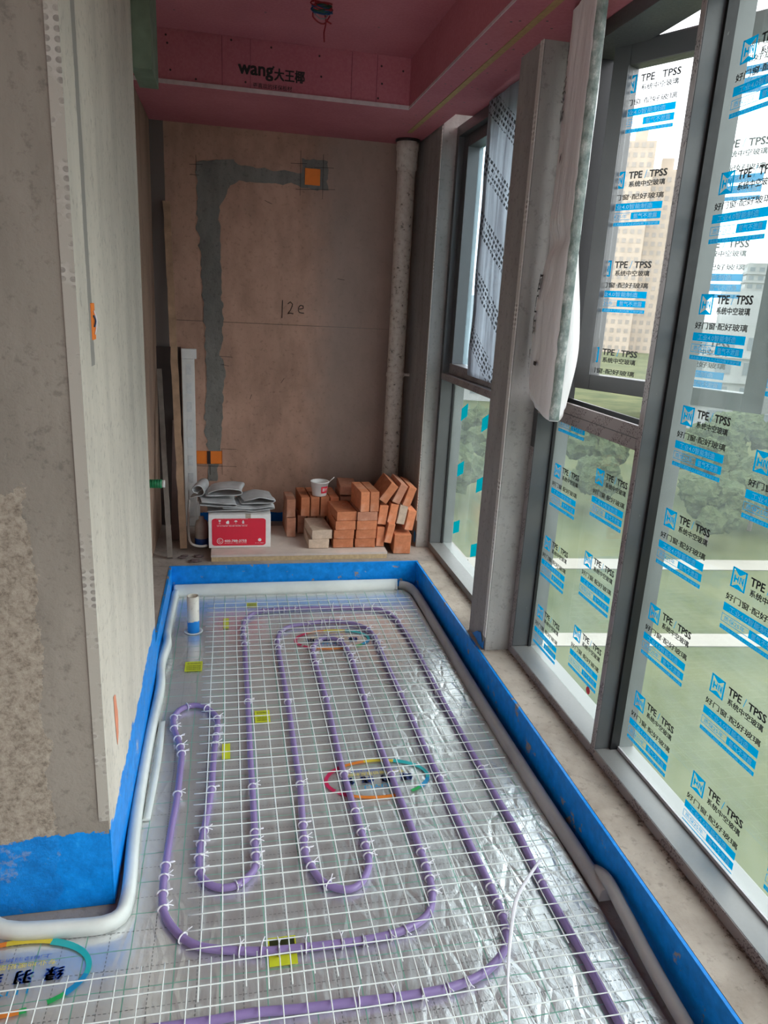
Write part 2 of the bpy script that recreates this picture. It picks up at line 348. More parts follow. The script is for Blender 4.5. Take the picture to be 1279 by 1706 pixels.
# walls
S('wall_back', bx(-.6, 1.26, 4.4, 4.6, .141, 2.75), pl_back)
S('wall_left_recess', bx(-.52, -.402, 2.762, 4.399, .141, 2.75), pl_recess)
S('wall_left_pier', bx(-.565, -.297, 1.59, 2.75, -.004, 2.75), pl_pier)
S('wall_left_pier_side', bx(-.2965, -.2935, 1.5905, 2.75, -.004, 2.75), pl_side)
S('wall_left_light_bounce', bx(-3.2, -3.0, -2.2, 3.0, 0, 2.75), pl_recess)  # unseen room wall, added to bounce light
_b = BM()
for a in [(-3.0, 1.3, .0, .9), (-3.0, 1.3, 2.2, 2.75), (-3.0, -2.4, .9, 2.2), (-.6, 1.3, .9, 2.2)]: box(_b, a[0], a[1], -2.2, -2.05, a[2], a[3])
S('wall_front_light_block', _b, pl_recess)  # unseen wall added behind the camera to cut the light from there
S('wall_left_room', bx(-3.0, -.57, 2.3, 2.5, 0, 2.75), pl_side)
# perforated corner beads
S('trim_1', bx(-.318, -.2932, 1.5865, 1.5895, .25, 2.7), bead)
# columns on the window side
S('wall_right_jamb', bx(1.05, 1.257, 3.87, 4.399, .141, 2.75), pl_col)
S('wall_right_jamb_reveal', bx(1.052, 1.13, 3.866, 3.8695, .141, 2.7), pl_col_side)
S('trim_2', bx(1.046, 1.049, 3.866, 3.885, .3, 2.35), bead_w)
S('wall_right_column', bx(1.02, 1.257, 2.57, 2.77, .141, 2.75), pl_col)
S('wall_right_column_reveal', bx(1.022, 1.121, 2.566, 2.5695, .141, 2.7), pl_col_side)
S('trim_3', bx(1.016, 1.0195, 2.565, 2.592, .2, 2.35), bead_w)
bm = BM()
for i in range(26):      # blue paint daubs at the foot of the columns
    a = random.random()*6.28; r = random.random()*.022
lathe_pts = None
# ceiling: pink plasterboard tray
S('ceiling', bx(-3.0, .8148, -2.2, 3.628, 2.555, 2.60), pink)
S('ceiling_slab', bx(-3.2, 1.5, -2.2, 4.7, 2.751, 2.85), pl_col)
S('ceiling_beam_back', bx(-.4, 1.04, 3.63, 4.399, 2.35, 2.60), pink)
S('ceiling_beam_right', bx(.815, 1.3, -1.5, 3.629, 2.35, 2.60), pink)
S('trim_4', bx(-.4, .815, 3.622, 3.6295, 2.346, 2.362), white_bead)
S('trim_5', bx(.812, .8148, .2, 3.62, 2.346, 2.356), white_bead)
S('trim_6', bx(.918, .942, .8, 4.09, 2.3475, 2.3497), pink_joint)
# board seams, screws and printed lettering on the drop face
bm = BM()
fnb = lambda u, v, l=0: (u, 3.6285-l, v)
putb(bm, 'wang', .050, .198, 2.400, 2.452, fnb, 0, 0, .0025, 4); putb(bm, '大王椰', .205, .336, 2.405, 2.452, fnb, 0, 0, .0018, 3)
put(bm, '更喜欢的环保板材', .112, .282, 2.368, 2.388, fnb, 0, 0, .006)
S('trim_7', bm, black_ink, recalc=False)
bm = BM()
for x in (-.02, .10, .545, .66):
    box(bm, x, x+.0018, 3.6283, 3.6296, 2.363, 2.553)
S('trim_8', bm, plain('board_seam', (.16, .03, .05), .8))
bm = BM()
for i, (x, z) in enumerate([(-.25, 2.53), (-.245, 2.50), (-.235, 2.40), (-.13, 2.375), (.02, 2.54), (.19, 2.53), (.2, 2.455), (.08, 2.385), (.40, 2.52), (.41, 2.44), (.68, 2.51), (.685, 2.44), (.67, 2.38), (.78, 2.5)]):
    lathe(bm, [(.0001, -.0012), (.0045, -.0012), (.0045, 0)], 10)
    for v in bm.verts[-30:] if False else []: pass
bm.free(); bm = BM()
def disc(bm, c, r, axis, mi=0, seg=10):
    c = Vector(c); a = Vector((0, 0, 1)) if axis != 'z' else Vector((1, 0, 0)); b = Vector((1, 0, 0)) if axis == 'y' else Vector((0, 1, 0))
    poly(bm, [c + a*math.cos(2*math.pi*k/seg)*r + b*math.sin(2*math.pi*k/seg)*r for k in range(seg)], mi)
for x, z in [(-.25, 2.53), (-.245, 2.50), (-.235, 2.40), (-.13, 2.375), (.02, 2.54), (.19, 2.53), (.2, 2.455), (.08, 2.385), (.40, 2.52), (.41, 2.44), (.68, 2.51), (.685, 2.44), (.67, 2.38), (.78, 2.5)]:
    disc(bm, (x, 3.628, z), .0045, 'y')
for y in (1.7, 1.95, 2.2, 2.45, 2.7, 2.95, 3.2, 3.45, 3.7, 3.95):
    for x in (.865, .895, .97, 1.01): disc(bm, (x+random.uniform(-.01, .01), y+random.uniform(-.04, .04), 2.3493), .0045, 'z')
for x, y in [(-.1, 2.9), (.15, 3.3), (.5, 2.8), (.6, 3.3), (-.2, 3.4), (.3, 2.6)]: disc(bm, (x, y, 2.5543), .0045, 'z')
S('trim_9', bm, dark_screw, recalc=False)

# ---------- cement-filled chase with cut marks on the back wall
def ragged(pts, amp=.008, step=.02, seed=0):
    out = []
    for i, p in enumerate(pts):
        q = pts[(i+1) % len(pts)]; d = math.dist(p, q); n = max(1, int(d/step))
        for k in range(n):
            t = k/n; x = p[0]+(q[0]-p[0])*t; z = p[1]+(q[1]-p[1])*t
            e = noise.noise(Vector((x*22, z*22, seed)))*amp*1.4 + noise.noise(Vector((x*70, z*70, seed+5)))*amp*.6
            e2 = noise.noise(Vector((z*22, x*22, seed+9)))*amp*1.4
            out.append((x+e, z+e2))
    return out
bm = BM()
pts = ragged([(-.165, 2.16), (-.02, 2.195), (.10, 2.165), (.30, 2.155), (.40, 2.165), (.40, 2.235), (.545, 2.225), (.55, 2.075), (.40, 2.08), (.38, 2.095), (.20, 2.09), (.06, 2.085), (.0, 2.04), (-.045, 1.95), (-.04, 1.60), (-.03, 1.30), (-.05, 1.15), (-.02, 1.10), (-.03, .95), (-.05, .64), (-.075, .40), (-.13, .40), (-.125, .60), (-.145, .70), (-.13, 1.0), (-.135, 1.3), (-.15, 1.6), (-.165, 1.95)], .011)
vs1 = [bm.verts.new((x, 4.3965, z)) for x, z in pts]; f = bm.faces.new(vs1)
r_ = bmesh.ops.extrude_face_region(bm, geom=[f]); [setattr(v, 'co', v.co + Vector((0, .0035, 0))) for v in r_['geom'] if isinstance(v, bmesh.types.BMVert)]
bmesh.ops.triangulate(bm, faces=[f for f in bm.faces if len(f.verts) > 4])
S('trim_10', bm, cement_fill)
bm = BM()
def mark(x0, z0, x1, z1, wdt=.0022):
    d = Vector((x1-x0, z1-z0)).normalized(); n_ = Vector((-d.y, d.x))*wdt/2
    poly(bm, [(x0+n_.x, 4.3945, z0+n_.y), (x0-n_.x, 4.3945, z0-n_.y), (x1-n_.x, 4.3945, z1-n_.y), (x1+n_.x, 4.3945, z1+n_.y)])
for a in [(-.2, 2.15, -.13, 2.155), (-.165, 2.12, -.165, 2.2), (-.2, 2.1, -.15, 2.1), (.395, 2.04, .395, 2.27), (.52, 2.03, .52, 2.26), (.34, 2.2, .43, 2.205), (.47, 2.19, .58, 2.195), (.37, 2.07, .59, 2.085), (-.05, 1.145, .02, 1.142), (-.045, 1.10, .0, 1.09), (-.05, .60, .04, .597), (-.19, .495, .04, .492), (-.045, .60, -.045, .44), (-.115, .50, -.115, .44), (.20, 2.0, .24, 1.985), (.62, 1.61, .66, 1.605), (.30, 1.0, .32, 1.03), (.12, .9, .13, .93)]: mark(*a)
S('trim_11', bm, plain('dark_cut_line', (.02, .017, .015), .8), recalc=False)
bm = BM()     # pencilled note "12e"
def stroke(pts, r=.0022): tube(bm, catmull([(x, 4.3975, z) for x, z in pts], .01), r, 5)
stroke([(.305, 1.475), (.304, 1.40), (.303, 1.375)]); stroke([(.335, 1.455), (.35, 1.468), (.363, 1.455), (.35, 1.42), (.335, 1.40), (.35, 1.405), (.368, 1.402)])
stroke([(.40, 1.43), (.425, 1.435), (.425, 1.448), (.41, 1.452), (.398, 1.435), (.402, 1.412), (.43, 1.408)])
S('trim_12', bm, black_ink)

# ================================================================== electrical boxes
def ebox(name, cx, z0, w_, h_, y, label, bar=False):
    t = thing(name, label, 'junction box', (cx, y, z0))
    b = BM(); box(b, -w_/2, w_/2, -.004, .03, 0, h_); f = [f for f in b.faces if abs(f.calc_center_median().y+.004) < 1e-4]
    r = bmesh.ops.inset_individual(b, faces=f, thickness=.006); 
    for v in f[0].verts: v.co.y += .0025
    obj('box_body', b, orange, t)
    if bar:
        b = BM(); box(b, -.014, .006, -.006, -.0035, .0, h_); 
        obj('joining_slot', b, dark_screw, t)
    return t
ebox('junction_box', .462, 2.098, .085, .085, 4.396, 'square orange junction box high on the back wall at the end of the chase')
ebox('junction_box', -.118, .508, .15, .078, 4.396, 'double orange junction box low on the back wall beside the white profile', True)
t = thing('junction_box', 'narrow orange junction box in the pale side of the left pier', 'junction box', (-.2925, 1.752, 1.385))
obj('box_body', bx(-.004, .002, -.017, .017, 0, .078), orange, t, bevel=.001)
b = BM(); tube(b, catmull([(.004, -.004, .062), (.007, .004, .045), (.006, .004, .028), (.004, -.005, .012)], .004), .0016, 6); obj('white_wire', b, tie_white, t, smooth=True)
b = BM(); tube(b, catmull([(.004, -.010, .052), (.006, -.003, .040), (.004, -.009, .028)], .004), .002, 6); obj('blue_wire', b, blue_wire, t, smooth=True)
bm = BM()
poly(bm, [(-.2925, y, z) for y, z in ragged([(1.735, .50), (1.765, .49), (1.785, .43), (1.78, .37), (1.755, .35), (1.74, .42)], .006, .01, 3)])
S('trim_13', bm, plain('salmon_filler', (.72, .26, .15), .8), recalc=False)

# ================================================================== FLOOR: foil, prints, mesh, pipe
bm = BM(); nx, ny = 126, 300; grid = []
X0, X1, Y0, Y1 = -.66, .94, .55, 3.565
for j in range(ny+1):
    row = []
    for i in range(nx+1):
        x = X0+(X1-X0)*i/nx; y = Y0+(Y1-Y0)*j/ny
        k = max(.15, min(1, (x+.2)*.7+(2.4-y)*.4))
        z = .002 + (noise.noise(Vector((x*9, y*5, 0)))*.0016 + abs(noise.noise(Vector((x*20+y*7, y*9, 4))))*.0022)*k
        row.append(bm.verts.new((x, y, z)))
    grid.append(row)
for j in range(ny):
    for i in range(nx):
        xm = X0+(X1-X0)*(i+.5)/nx; ym = Y0+(Y1-Y0)*(j+.5)/ny
        if xm < -.272 and ym > 1.535: continue
        bm.faces.new((grid[j][i], grid[j][i+1], grid[j+1][i+1], grid[j+1][i]))
for v in [v for v in bm.verts if not v.link_faces]: bm.verts.remove(v)
fo = tag(obj('foil_sheet', bm, foil, smooth=True), 'crinkled silver insulation foil with printed green grid covering the floor', 'foil')
ink = {k: plain('foil_ink_'+k, c, .35, var=.05) for k, c in dict(red=(.55, .02, .10), orange=(.75, .22, .03), yellow=(.70, .55, .05), teal=(.02, .42, .45), blue=(.01, .27, .55), green=(.02, .42, .10), navy=(.02, .07, .38), lime=(.62, .66, .03), black=(.03, .035, .01)).items()}
keys = list(ink)
def oval(cx, cy, a, b_, z=.0068, name='printed_logo'):
    bm = BM(); N = 72
    def wdt(t): return .004 + .011*abs(math.sin(t*1.0))**1.5
    for k in range(N):
        t0, t1 = 2*math.pi*k/N, 2*math.pi*(k+1)/N; d = math.degrees(t0)
        if 288 < d < 300 or 205 < d < 212: continue
        ci = 'teal' if (d < 62 or d > 345) else 'yellow' if d < 100 else 'orange' if d < 130 else 'red' if d < 235 else 'orange' if d < 285 else 'green' if d < 318 else 'blue'
        q = []
        for tt, sgn in ((t0, 1), (t1, 1), (t1, -1), (t0, -1)):
            w_ = .010 if ci in ('teal', 'red', 'blue') else .007
            q.append((cx+(a+sgn*w_*.6)*math.cos(tt), cy+(b_+sgn*w_)*math.sin(tt), z))
        poly(bm, q, keys.index(ci))
    fnr = lambda u, v, l=0: (cx-u, cy-v, z+.0002)
    putb(bm, '绿  羽  纯  铝', -.115, .115, -.012, .022, fnr, keys.index('navy'), 0, .0018, 3)
    put(bm, '专业地暖铝箔反射膜', -.095, .095, -.034, -.020, fnr, keys.index('yellow'))
    put(bm, '上海绿羽新型材料', -.08, .08, -.050, -.039, fnr, keys.index('navy'))
    put(bm, 'LÜYU', -.05, .05, .032, .052, fnr, keys.index('blue'))
    return tag(obj(name, bm, [ink[k] for k in keys], fo, recalc=False), 'rainbow oval ring with blue characters')
oval(.463, 1.985, .168, .094); oval(.452, 3.0, .168, .094); oval(-.492, 1.40, .168, .094)
def yl(x0, x1, y0, y1, bars=True, dark=False):
    bm = BM(); rect(bm, x0, x1, y0, y1, lambda u, v, l: (u, v, .0070+l), 0)
    if bars:
        put(bm, '全铝隔热', x0+.006, x1-.006, y0+(y1-y0)*.72, y0+(y1-y0)*.88, lambda u, v, l: (u, v, .0073), 1)
        for k in range(3):
            put(bm, '加厚防潮反射膜', x0+.006, x1-.006, y0+(y1-y0)*(.12+.18*k), y0+(y1-y0)*(.25+.18*k), lambda u, v, l: (u, v, .0073), 1)
    if dark: rect(bm, x0+.003, x1-.003, y0+.003, y1-.003, lambda u, v, l: (u, v, .0072), 1)
    tag(obj('printed_label', bm, [ink['lime'], ink['black']], fo, recalc=False), 'yellow-green printed patch')
yl(-.188, -.118, 2.765, 2.848); yl(.083, .138, 2.355, 2.435); yl(-.033, -.006, 2.15, 2.238, False); yl(.081, .147, 1.335, 1.375, False); yl(.081, .147, 1.385, 1.415, False, True); yl(-.035, -.01, 3.16, 3.27, False); yl(.078, .13, 3.40, 3.45)

# white wire mesh sheets
K = .993
def wire(parent, a, b, r=.0016, amp=.0012, seed=0):
    a = Vector(a); b = Vector(b); n = max(4, int((b-a).length/.05)); pts = []
    ax = (b-a).normalized(); side = Vector((-ax.y, ax.x, 0))
    for k in range(n+1):
        p = a.lerp(b, k/n); e = noise.noise(Vector((p.x*3+seed*1.7, p.y*3, seed)))*amp*2.0
        pts.append(p + side*e + Vector((0, 0, noise.noise(Vector((p.x*5, p.y*5, seed+3)))*amp)))
    bm = BM(); tube(bm, pts, r, 6); return bm
m1 = thing('wire_mesh', 'large white coated wire mesh sheet laid over the purple pipe loops', 'wire mesh', (.4, 2.4, 0))
def local(par, bm, name, mat):
    for v in bm.verts: v.co -= par.location
    return obj(name, bm, mat, par)
for k in range(19):
    x = (-.077+.0518*k)*K; y0 = 1.275+random.uniform(-.02, .02)
    local(m1, wire(None, (x, y0, .0235), (x-.003, 3.45*K-.01*random.random(), .0235), .0016, seed=k), 'long_wire', wire_white)
for k in range(40):
    y = (1.402+.05185*k)*K; xl = -.112+random.uniform(-.004, .004)
    local(m1, wire(None, (xl, y, .0265), (.905+random.uniform(-.01, .008), y, .0265), .0015, .0018, seed=40+k), 'cross_wire', wire_white)
m2 = thing('wire_mesh', 'nearer white wire mesh sheet crossing the foreground below the outer pipe bend', 'wire mesh', (.3, 1.1, 0))
for k in range(30):
    x = (-.62+.0518*k+.0)*K
    if x > .92: break
    local(m2, wire(None, (x, .62, .0295), (x, 1.372*K, .0295), .0015, seed=90+k), 'long_wire', wire_white)
for k in range(14):
    y = (1.352-.0535*k)*K
    local(m2, wire(None, (-.64, y, .0325), (.908+random.uniform(-.01, .008), y, .0325), .0015, .0018, seed=130+k), 'cross_wire', wire_white)

P = [(.822,.60),(.822,.80),(.822,1.061),(.821,1.091),(.823,1.231),(.819,1.362),(.816,1.473),(.823,1.673),(.817,1.817),(.815,1.977),(.809,2.246),(.806,2.477),(.807,2.9),(.796,3.071),(.785,3.174),(.76,3.25),(.694,3.305),(.542,3.325),(.337,3.335),(.154,3.325),(.099,3.286),(.062,3.213),(.053,3.091),(.057,2.978),(.06,2.479),(.06,2.145),(.062,1.957),(.062,1.736),(.059,1.647),(.04,1.611),(.008,1.585),(-.032,1.583),(-.065,1.604),(-.086,1.646),(-.089,1.727),(-.079,1.821),(-.064,1.974),(-.061,2.109),(-.055,2.257),(-.05,2.327),(-.055,2.399),(-.091,2.462),(-.136,2.487),(-.184,2.465),(-.205,2.412),(-.202,2.353),(-.186,2.288),(-.171,2.226),(-.164,2.174),(-.164,2.122),(-.165,1.965),(-.172,1.834),(-.177,1.682),(-.177,1.584),(-.168,1.523),(-.142,1.47),(-.1,1.423),(-.044,1.397),(.064,1.374),(.155,1.369),(.229,1.367),(.306,1.367),(.386,1.375),(.446,1.394),(.486,1.424),(.508,1.471),(.517,1.523),(.519,1.633),(.515,1.77),(.508,1.985),(.502,2.238),(.504,2.471),(.506,2.777),(.502,2.861),(.485,2.95),(.445,2.995),(.403,2.993),(.366,2.944),(.349,2.877),(.348,2.779),(.357,2.474),(.355,2.107),(.358,1.941),(.365,1.765),(.368,1.638),(.357,1.586),(.326,1.54),(.285,1.53),(.235,1.562),(.207,1.626),(.197,1.675),(.201,1.788),(.21,1.975),(.209,2.126),(.209,2.47),(.201,2.943),(.204,3.009),(.224,3.08),(.261,3.128),(.32,3.152),(.435,3.172),(.545,3.152),(.62,3.087),(.646,2.989),(.647,2.881),(.649,2.669),(.654,2.454),(.656,2.23),(.658,2.037),(.661,1.955),(.661,1.808),(.667,1.634),(.672,1.496),(.670,1.385),(.661,1.337),(.642,1.294),(.608,1.26),(.564,1.234),(.521,1.22),(.457,1.210),(.349,1.208),(.243,1.212),(.14,1.215),(.057,1.221),(.008,1.221),(-.055,1.218),(-.172,1.219),(-.4,1.222),(-.65,1.225)]
def zc(x, y): return .0125 + (.0045 if (abs(x-.822) < .03 and y < 2) or y < 1.3 else 0)
path = catmull([(x, y, .0150) for x, y in P], .012)
bm = BM(); tube(bm, path, .0098, 14)
pipe = tag(obj('heating_pipe', bm, purple, smooth=False), 'long purple plastic heating pipe coiled in a double spiral on the foil', 'pipe')
# ties around the pipe
ties = {
 'outer left run': [(-0.206, 2.410),(-0.197, 2.339),(-0.181, 2.278),(-0.170, 2.224),(-0.163, 2.182),(-0.166, 1.981),(-0.177, 1.687),(-0.179, 1.636),(-0.176, 1.583),(-0.171, 1.538)],
 'near left bend': [(-0.115, 1.439)],
 'small left loop': [(-0.159, 2.486),(-0.087, 2.469),(-0.051, 2.383),(-0.050, 2.329),(-0.052, 2.277),(-0.055, 2.230)],
 'short inner left run': [(-0.062, 1.987),(-0.083, 1.802),(-0.088, 1.749),(-0.091, 1.701),(-0.091, 1.642)],
 'bottom of the small left loop': [(0.010, 1.581)],
 'second run from the left': [(0.057, 1.651),(0.064, 1.688),(0.065, 1.730),(0.065, 1.781),(0.061, 1.982),(0.061, 2.486),(0.057, 2.973),(0.053, 3.051),(0.052, 3.127),(0.059, 3.204)],
 'farthest cross run': [(0.154, 3.327),(0.206, 3.330),(0.256, 3.333),(0.307, 3.336),(0.500, 3.326),(0.549, 3.330),(0.604, 3.325),(0.648, 3.314),(0.695, 3.302)],
 'third run from the left': [(0.213, 1.980),(0.200, 1.782),(0.197, 1.730),(0.197, 1.680),(0.205, 1.625),(0.209, 2.468),(0.198, 2.918),(0.199, 2.977),(0.218, 3.066)],
 'near end of the middle loop': [(0.246, 1.540)],
 'second cross run from the back': [(0.350, 3.177),(0.415, 3.185),(0.466, 3.180),(0.509, 3.177)],
 'run left of the long middle pair': [(0.369, 1.738),(0.371, 1.683),(0.370, 1.641),(0.366, 1.830),(0.356, 2.007),(0.359, 2.473),(0.347, 2.765),(0.346, 2.847),(0.353, 2.914),(0.373, 2.971)],
 'far end of the middle loop': [(0.428, 2.996),(0.479, 2.967)],
 'run right of the middle loop': [(0.500, 2.888),(0.501, 2.814),(0.506, 2.759),(0.504, 2.469),(0.510, 1.986),(0.518, 1.631),(0.519, 1.581),(0.517, 1.529),(0.512, 1.486)],
 'nearer long cross run': [(0.417, 1.383),(0.368, 1.374),(0.312, 1.369),(0.258, 1.367),(0.166, 1.368),(0.110, 1.370),(0.061, 1.374),(0.011, 1.382)],
 'second run from the right': [(0.642, 3.071),(0.653, 2.993),(0.650, 2.920),(0.645, 2.856),(0.651, 2.484),(0.661, 1.941),(0.673, 1.476),(0.674, 1.431),(0.670, 1.381),(0.662, 1.340)],
 'foreground cross run': [(0.521, 1.220),(0.466, 1.207),(0.414, 1.206),(0.349, 1.206),(0.264, 1.211)],
 'rightmost run': [(0.788, 3.221),(0.795, 3.144),(0.807, 2.475),(0.814, 1.975),(0.815, 1.472)],
}
def tie_bm(k):
    b = BM(); n = 16; rr = .0125; pts = [(0, math.cos(2*math.pi*i/n+1.57)*rr, math.sin(2*math.pi*i/n+1.57)*rr) for i in range(n+1)]
    tube(b, pts, .0017, 6, flat=1.5)
    rnd = random.Random(k); a = rnd.uniform(-.6, .6)
    tube(b, [(0, .008, .010), (.004*a, .016, .014), (.012*a, .024, .013+.006*rnd.random())], .0013, 5)
    tube(b, [(0, .008, .010), (-.004*a, .018, .008), (-.014*a, .025, .004+.006*rnd.random())], .0013, 5)
    return b
tm = []
for k in range(4):
    b = tie_bm(k); me = bpy.data.meshes.new('pipe_tie'); b.to_mesh(me); b.free(); me.materials.append(tie_white); tm.append(me)
ordn = ['first', 'second', 'third', 'fourth', 'fifth', 'sixth', 'seventh', 'eighth', 'ninth', 'tenth']
for run, pl in ties.items():
    horiz = 'cross' in run
    pos = [Vector((x, y, .0150)) for x, y in pl]
    snapped = []
    for p in pos:
        i = min(range(len(path)), key=lambda i: (path[i]-p).length_squared); snapped.append(i)
    order = sorted(range(len(pl)), key=lambda i: (path[snapped[i]].x if horiz or 'loop' in run else -path[snapped[i]].y))
    for rank, oi in enumerate(order):
        i = snapped[oi]; p = path[i]; t = (path[min(i+2, len(path)-1)]-path[max(i-2, 0)]).normalized()
        o = link(bpy.data.objects.new('pipe_tie', tm[(rank+len(run)) % 4])); o.location = p; a = math.atan2(t.y, t.x)
        o.rotation_euler = (0, 0, a + (math.pi if math.cos(a+math.pi/2) < 0 else 0))
        if len(pl) == 1: lab = 'single white plastic tie on the %s of the pipe' % run
        else: lab = '%s white tie from the %s on the %s' % (ordn[rank], 'left' if (horiz or 'loop' in run) else 'far end', run)
        tag(o, lab, 'tie', 'white plastic ties holding the purple pipe')

# foam edging
def sweep(pts, prof):
    pts = catmull(pts, .02); bm = BM(); rings = []
    for i, p in enumerate(pts):
        t = (pts[min(i+1, len(pts)-1)]-pts[max(i-1, 0)]); t.z = 0; t.normalize(); s = Vector((t.y, -t.x, 0))
        rings.append([bm.verts.new(p + s*a + Vector((0, 0, b))) for a, b in prof])
    for r0, r1 in zip(rings, rings[1:]):
        for k in range(len(prof)):
            f = bm.faces.new((r0[k], r0[(k+1) % len(prof)], r1[(k+1) % len(prof)], r1[k])); f.smooth = True
    bm.faces.new(rings[0]); bm.faces.new(rings[-1][::-1]); return bm
def rr(w_, h, z0=.0015): return [(-w_/2, z0), (w_/2, z0), (w_/2, h*.6), (w_/2*.8, h*.9), (w_/2*.3, h), (-w_/2*.3, h), (-w_/2*.8, h*.88), (-w_/2, h*.55)]
tag(obj('foam_edging', sweep([(.90, 3.596, .002), (.938, 3.572, .002), (.957, 3.50, .004), (.962, 3.38, .004), (.957, 2.9, .003), (.952, 2.4, .003), (.955, 1.9, .003), (.962, 1.52, .003), (.963, 1.40, .003)], rr(.034, .040)), foam_grey), 'long grey dusty foam edging strip running along the right kerb', 'foam strip')
tag(obj('foam_edging', sweep([(-.285, 3.590, 0), (.2, 3.590, 0), (.80, 3.588, 0), (.885, 3.585, 0)], [(-.032, .0015), (.032, .0015), (.036, .02), (-.012, .050), (-.026, .048)]), foam), 'pale foam edging strip along the foot of the blue back kerb', 'foam strip')
tag(obj('foam_edging', sweep([(.981, 1.50, .003), (.972, 1.42, .045), (.963, 1.30, .044), (.957, 1.10, .025), (.950, .6, .004)], [(-.014, .0), (.014, .0), (.014, .02), (.006, .028), (-.006, .028), (-.014, .02)]), foam_grey), 'nearer grey foam edging strip overlapping the end of the long one', 'foam strip')
tag(obj('foam_edging', sweep([(-.276, 3.575, .002), (-.281, 3.3, .004), (-.279, 3.08, .01), (-.267, 2.95, .03), (-.281, 2.80, .014), (-.270, 2.62, .006), (-.277, 2.3, .004), (-.277, 2.0, .004), (-.272, 1.8, .004), (-.262, 1.64, .004), (-.262, 1.57, .004), (-.272, 1.525, .004), (-.31, 1.505, .004), (-.40, 1.508, .004), (-.50, 1.515, .006), (-.55, 1.53, .012), (-.585, 1.56, .03), (-.60, 1.62, .07)], [(-.017, .0015), (.017, .0015), (.018, .020), (.010, .032), (-.007, .036), (-.015, .028)]), foam), 'white foam edging strip wrapped round the foot of the left pier', 'foam strip')
tag(obj('foam_edging', sweep([(-.245, 2.40, .002), (-.240, 2.2, .003), (-.243, 2.0, .003), (-.247, 1.88, .003)], [(-.011, .003), (.011, .003), (.011, .008), (-.011, .010)]), foam), 'short flat white foam offcut lying beside the left edging strip', 'foam strip')

b = BM(); tube(b, catmull([(0.832, 1.529, 0.04), (0.77, 1.467, 0.045), (0.71, 1.401, 0.043), (0.657, 1.302, 0.038), (0.608, 1.193, 0.04), (0.575, 1.098, 0.039), (0.549, 1.024, 0.038)], .015), .0055, 8, rfun=lambda k: .5+.5*math.sin(math.pi*min(1, k*1.3+.1))*.9, flat=.28)
tag(obj('plastic_ribbon', b, tie_white), 'loose white plastic ribbon on the foil near the lower bend of the outer pipe', 'ribbon')
# pipe stub rising through the foil
t = thing('drain_stub', 'short white pipe stub splashed with blue paint rising from the foil', 'pipe', (-.168, 3.15, 0))
b = BM(); lathe(b, [(.021, .0), (.0265, .006), (.0265, .178), (.0225, .178), (.0225, .03)], 28)
g = G('stub_paint'); x, y, z = g.xyz(); nn = g.noise(35, 3); mk = g.math('LESS_THAN', g.math('ADD', z, g.math('MULTIPLY', nn, .05)), .085)
g.set(col=g.mix(mk, g.ramp(g.noise(40, 5, .7), [(.33, (.35, .28, .22)), (.45, (.72, .68, .60))]), (.003, .22, .66)), rough=.5); stub_m = g.m
obj('pipe_body', b, stub_m, t)
b = BM(); lathe(b, [(.028, .003), (.036, .0075), (.042, .0045)], 20); obj('torn_collar', b, foam, t)

# ================================================================== WINDOWS
XF, XG, XO = 1.122, 1.20, 1.255
def wframe(name, y0, y1, z0, z1, members, depth0=XF, depth1=XO):
    w_ = thing(name, kind='structure', loc=(XF, y1, z0))
    return w_
def fbox(par, name, x0, x1, y0, y1, z0, z1, m=frame, bev=.0015):
    b = bx(x0, x1, y0, y1, z0, z1)
    for v in b.verts: v.co -= par.location
    o = obj(name, b, m, par, bevel=bev); return o
def film_block(fn, bm, blue=0, black=1, white=2, full=True):
    L = .0003
    # emblem: framed square with hourglass wedges and HN strokes
    w_, h = .0265, .0255
    pgon(bm, [(-w_, h), (w_, h), (.003, .0105), (-.003, .0105)], fn, blue)
    pgon(bm, [(-w_, -h), (w_, -h), (.003, -.0135), (-.003, -.0135)][::-1], fn, blue)
    pgon(bm, [(-w_, -h), (-w_+.006, -h), (-w_+.006, h), (-w_, h)], fn, blue, L); pgon(bm, [(w_-.006, -h), (w_, -h), (w_, h), (w_-.006, h)], fn, blue, L)
    for q in ([(-.017, -.012), (-.011, -.010), (-.011, .006), (-.017, .010)], [(-.011, -.003), (-.004, -.004), (-.004, .001), (-.011, .002)], [(-.004, -.008), (.0, -.009), (.0, .008), (-.004, .007)],
              [(.003, -.009), (.007, -.010), (.007, .008), (.003, .008)], [(.007, .006), (.012, -.008), (.015, -.004), (.009, .009)], [(.014, -.010), (.018, -.012), (.018, .010), (.014, .007)]): pgon(bm, q, fn, blue, L)
    putb(bm, 'TPE', .040, .087, .002, .022, fn, black, 0, .0011); put(bm, '/', .096, .104, .000, .024, fn, blue); putb(bm, 'TPSS', .113, .173, .002, .022, fn, black, 0, .0011)
    putb(bm, '系统中空玻璃', .044, .170, -.023, -.006, fn, black, 0, .0006, 2)
    putb(bm, '好门窗·配好玻璃', -.033, .172, -.061, -.044, fn, black, 0, .0005, 2)
    rect(bm, -.035, .172, -.092, -.071, fn, blue); put(bm, '工业4.0智能制造', -.012, .140, -.089, -.074, fn, white, L*2, .006)
    rect(bm, .066, .172, -.121, -.100, fn, blue); put(bm, '氩气不泄露', .076, .160, -.118, -.103, fn, white, L*2, .006)
    for a in ([-.035, .064, -.1015, -.100], [-.035, .064, -.121, -.1195], [-.035, -.0335, -.1195, -.1015]): rect(bm, *a, fn, blue)
    put(bm, '质保25年', -.025, .052, -.117, -.104, fn, blue)
    rect(bm, -.035, .172, -.140, -.129, fn, blue); put(bm, '请在施工后四十八小时内撕下保护膜', -.030, .167, -.138, -.131, fn, white, L*2)
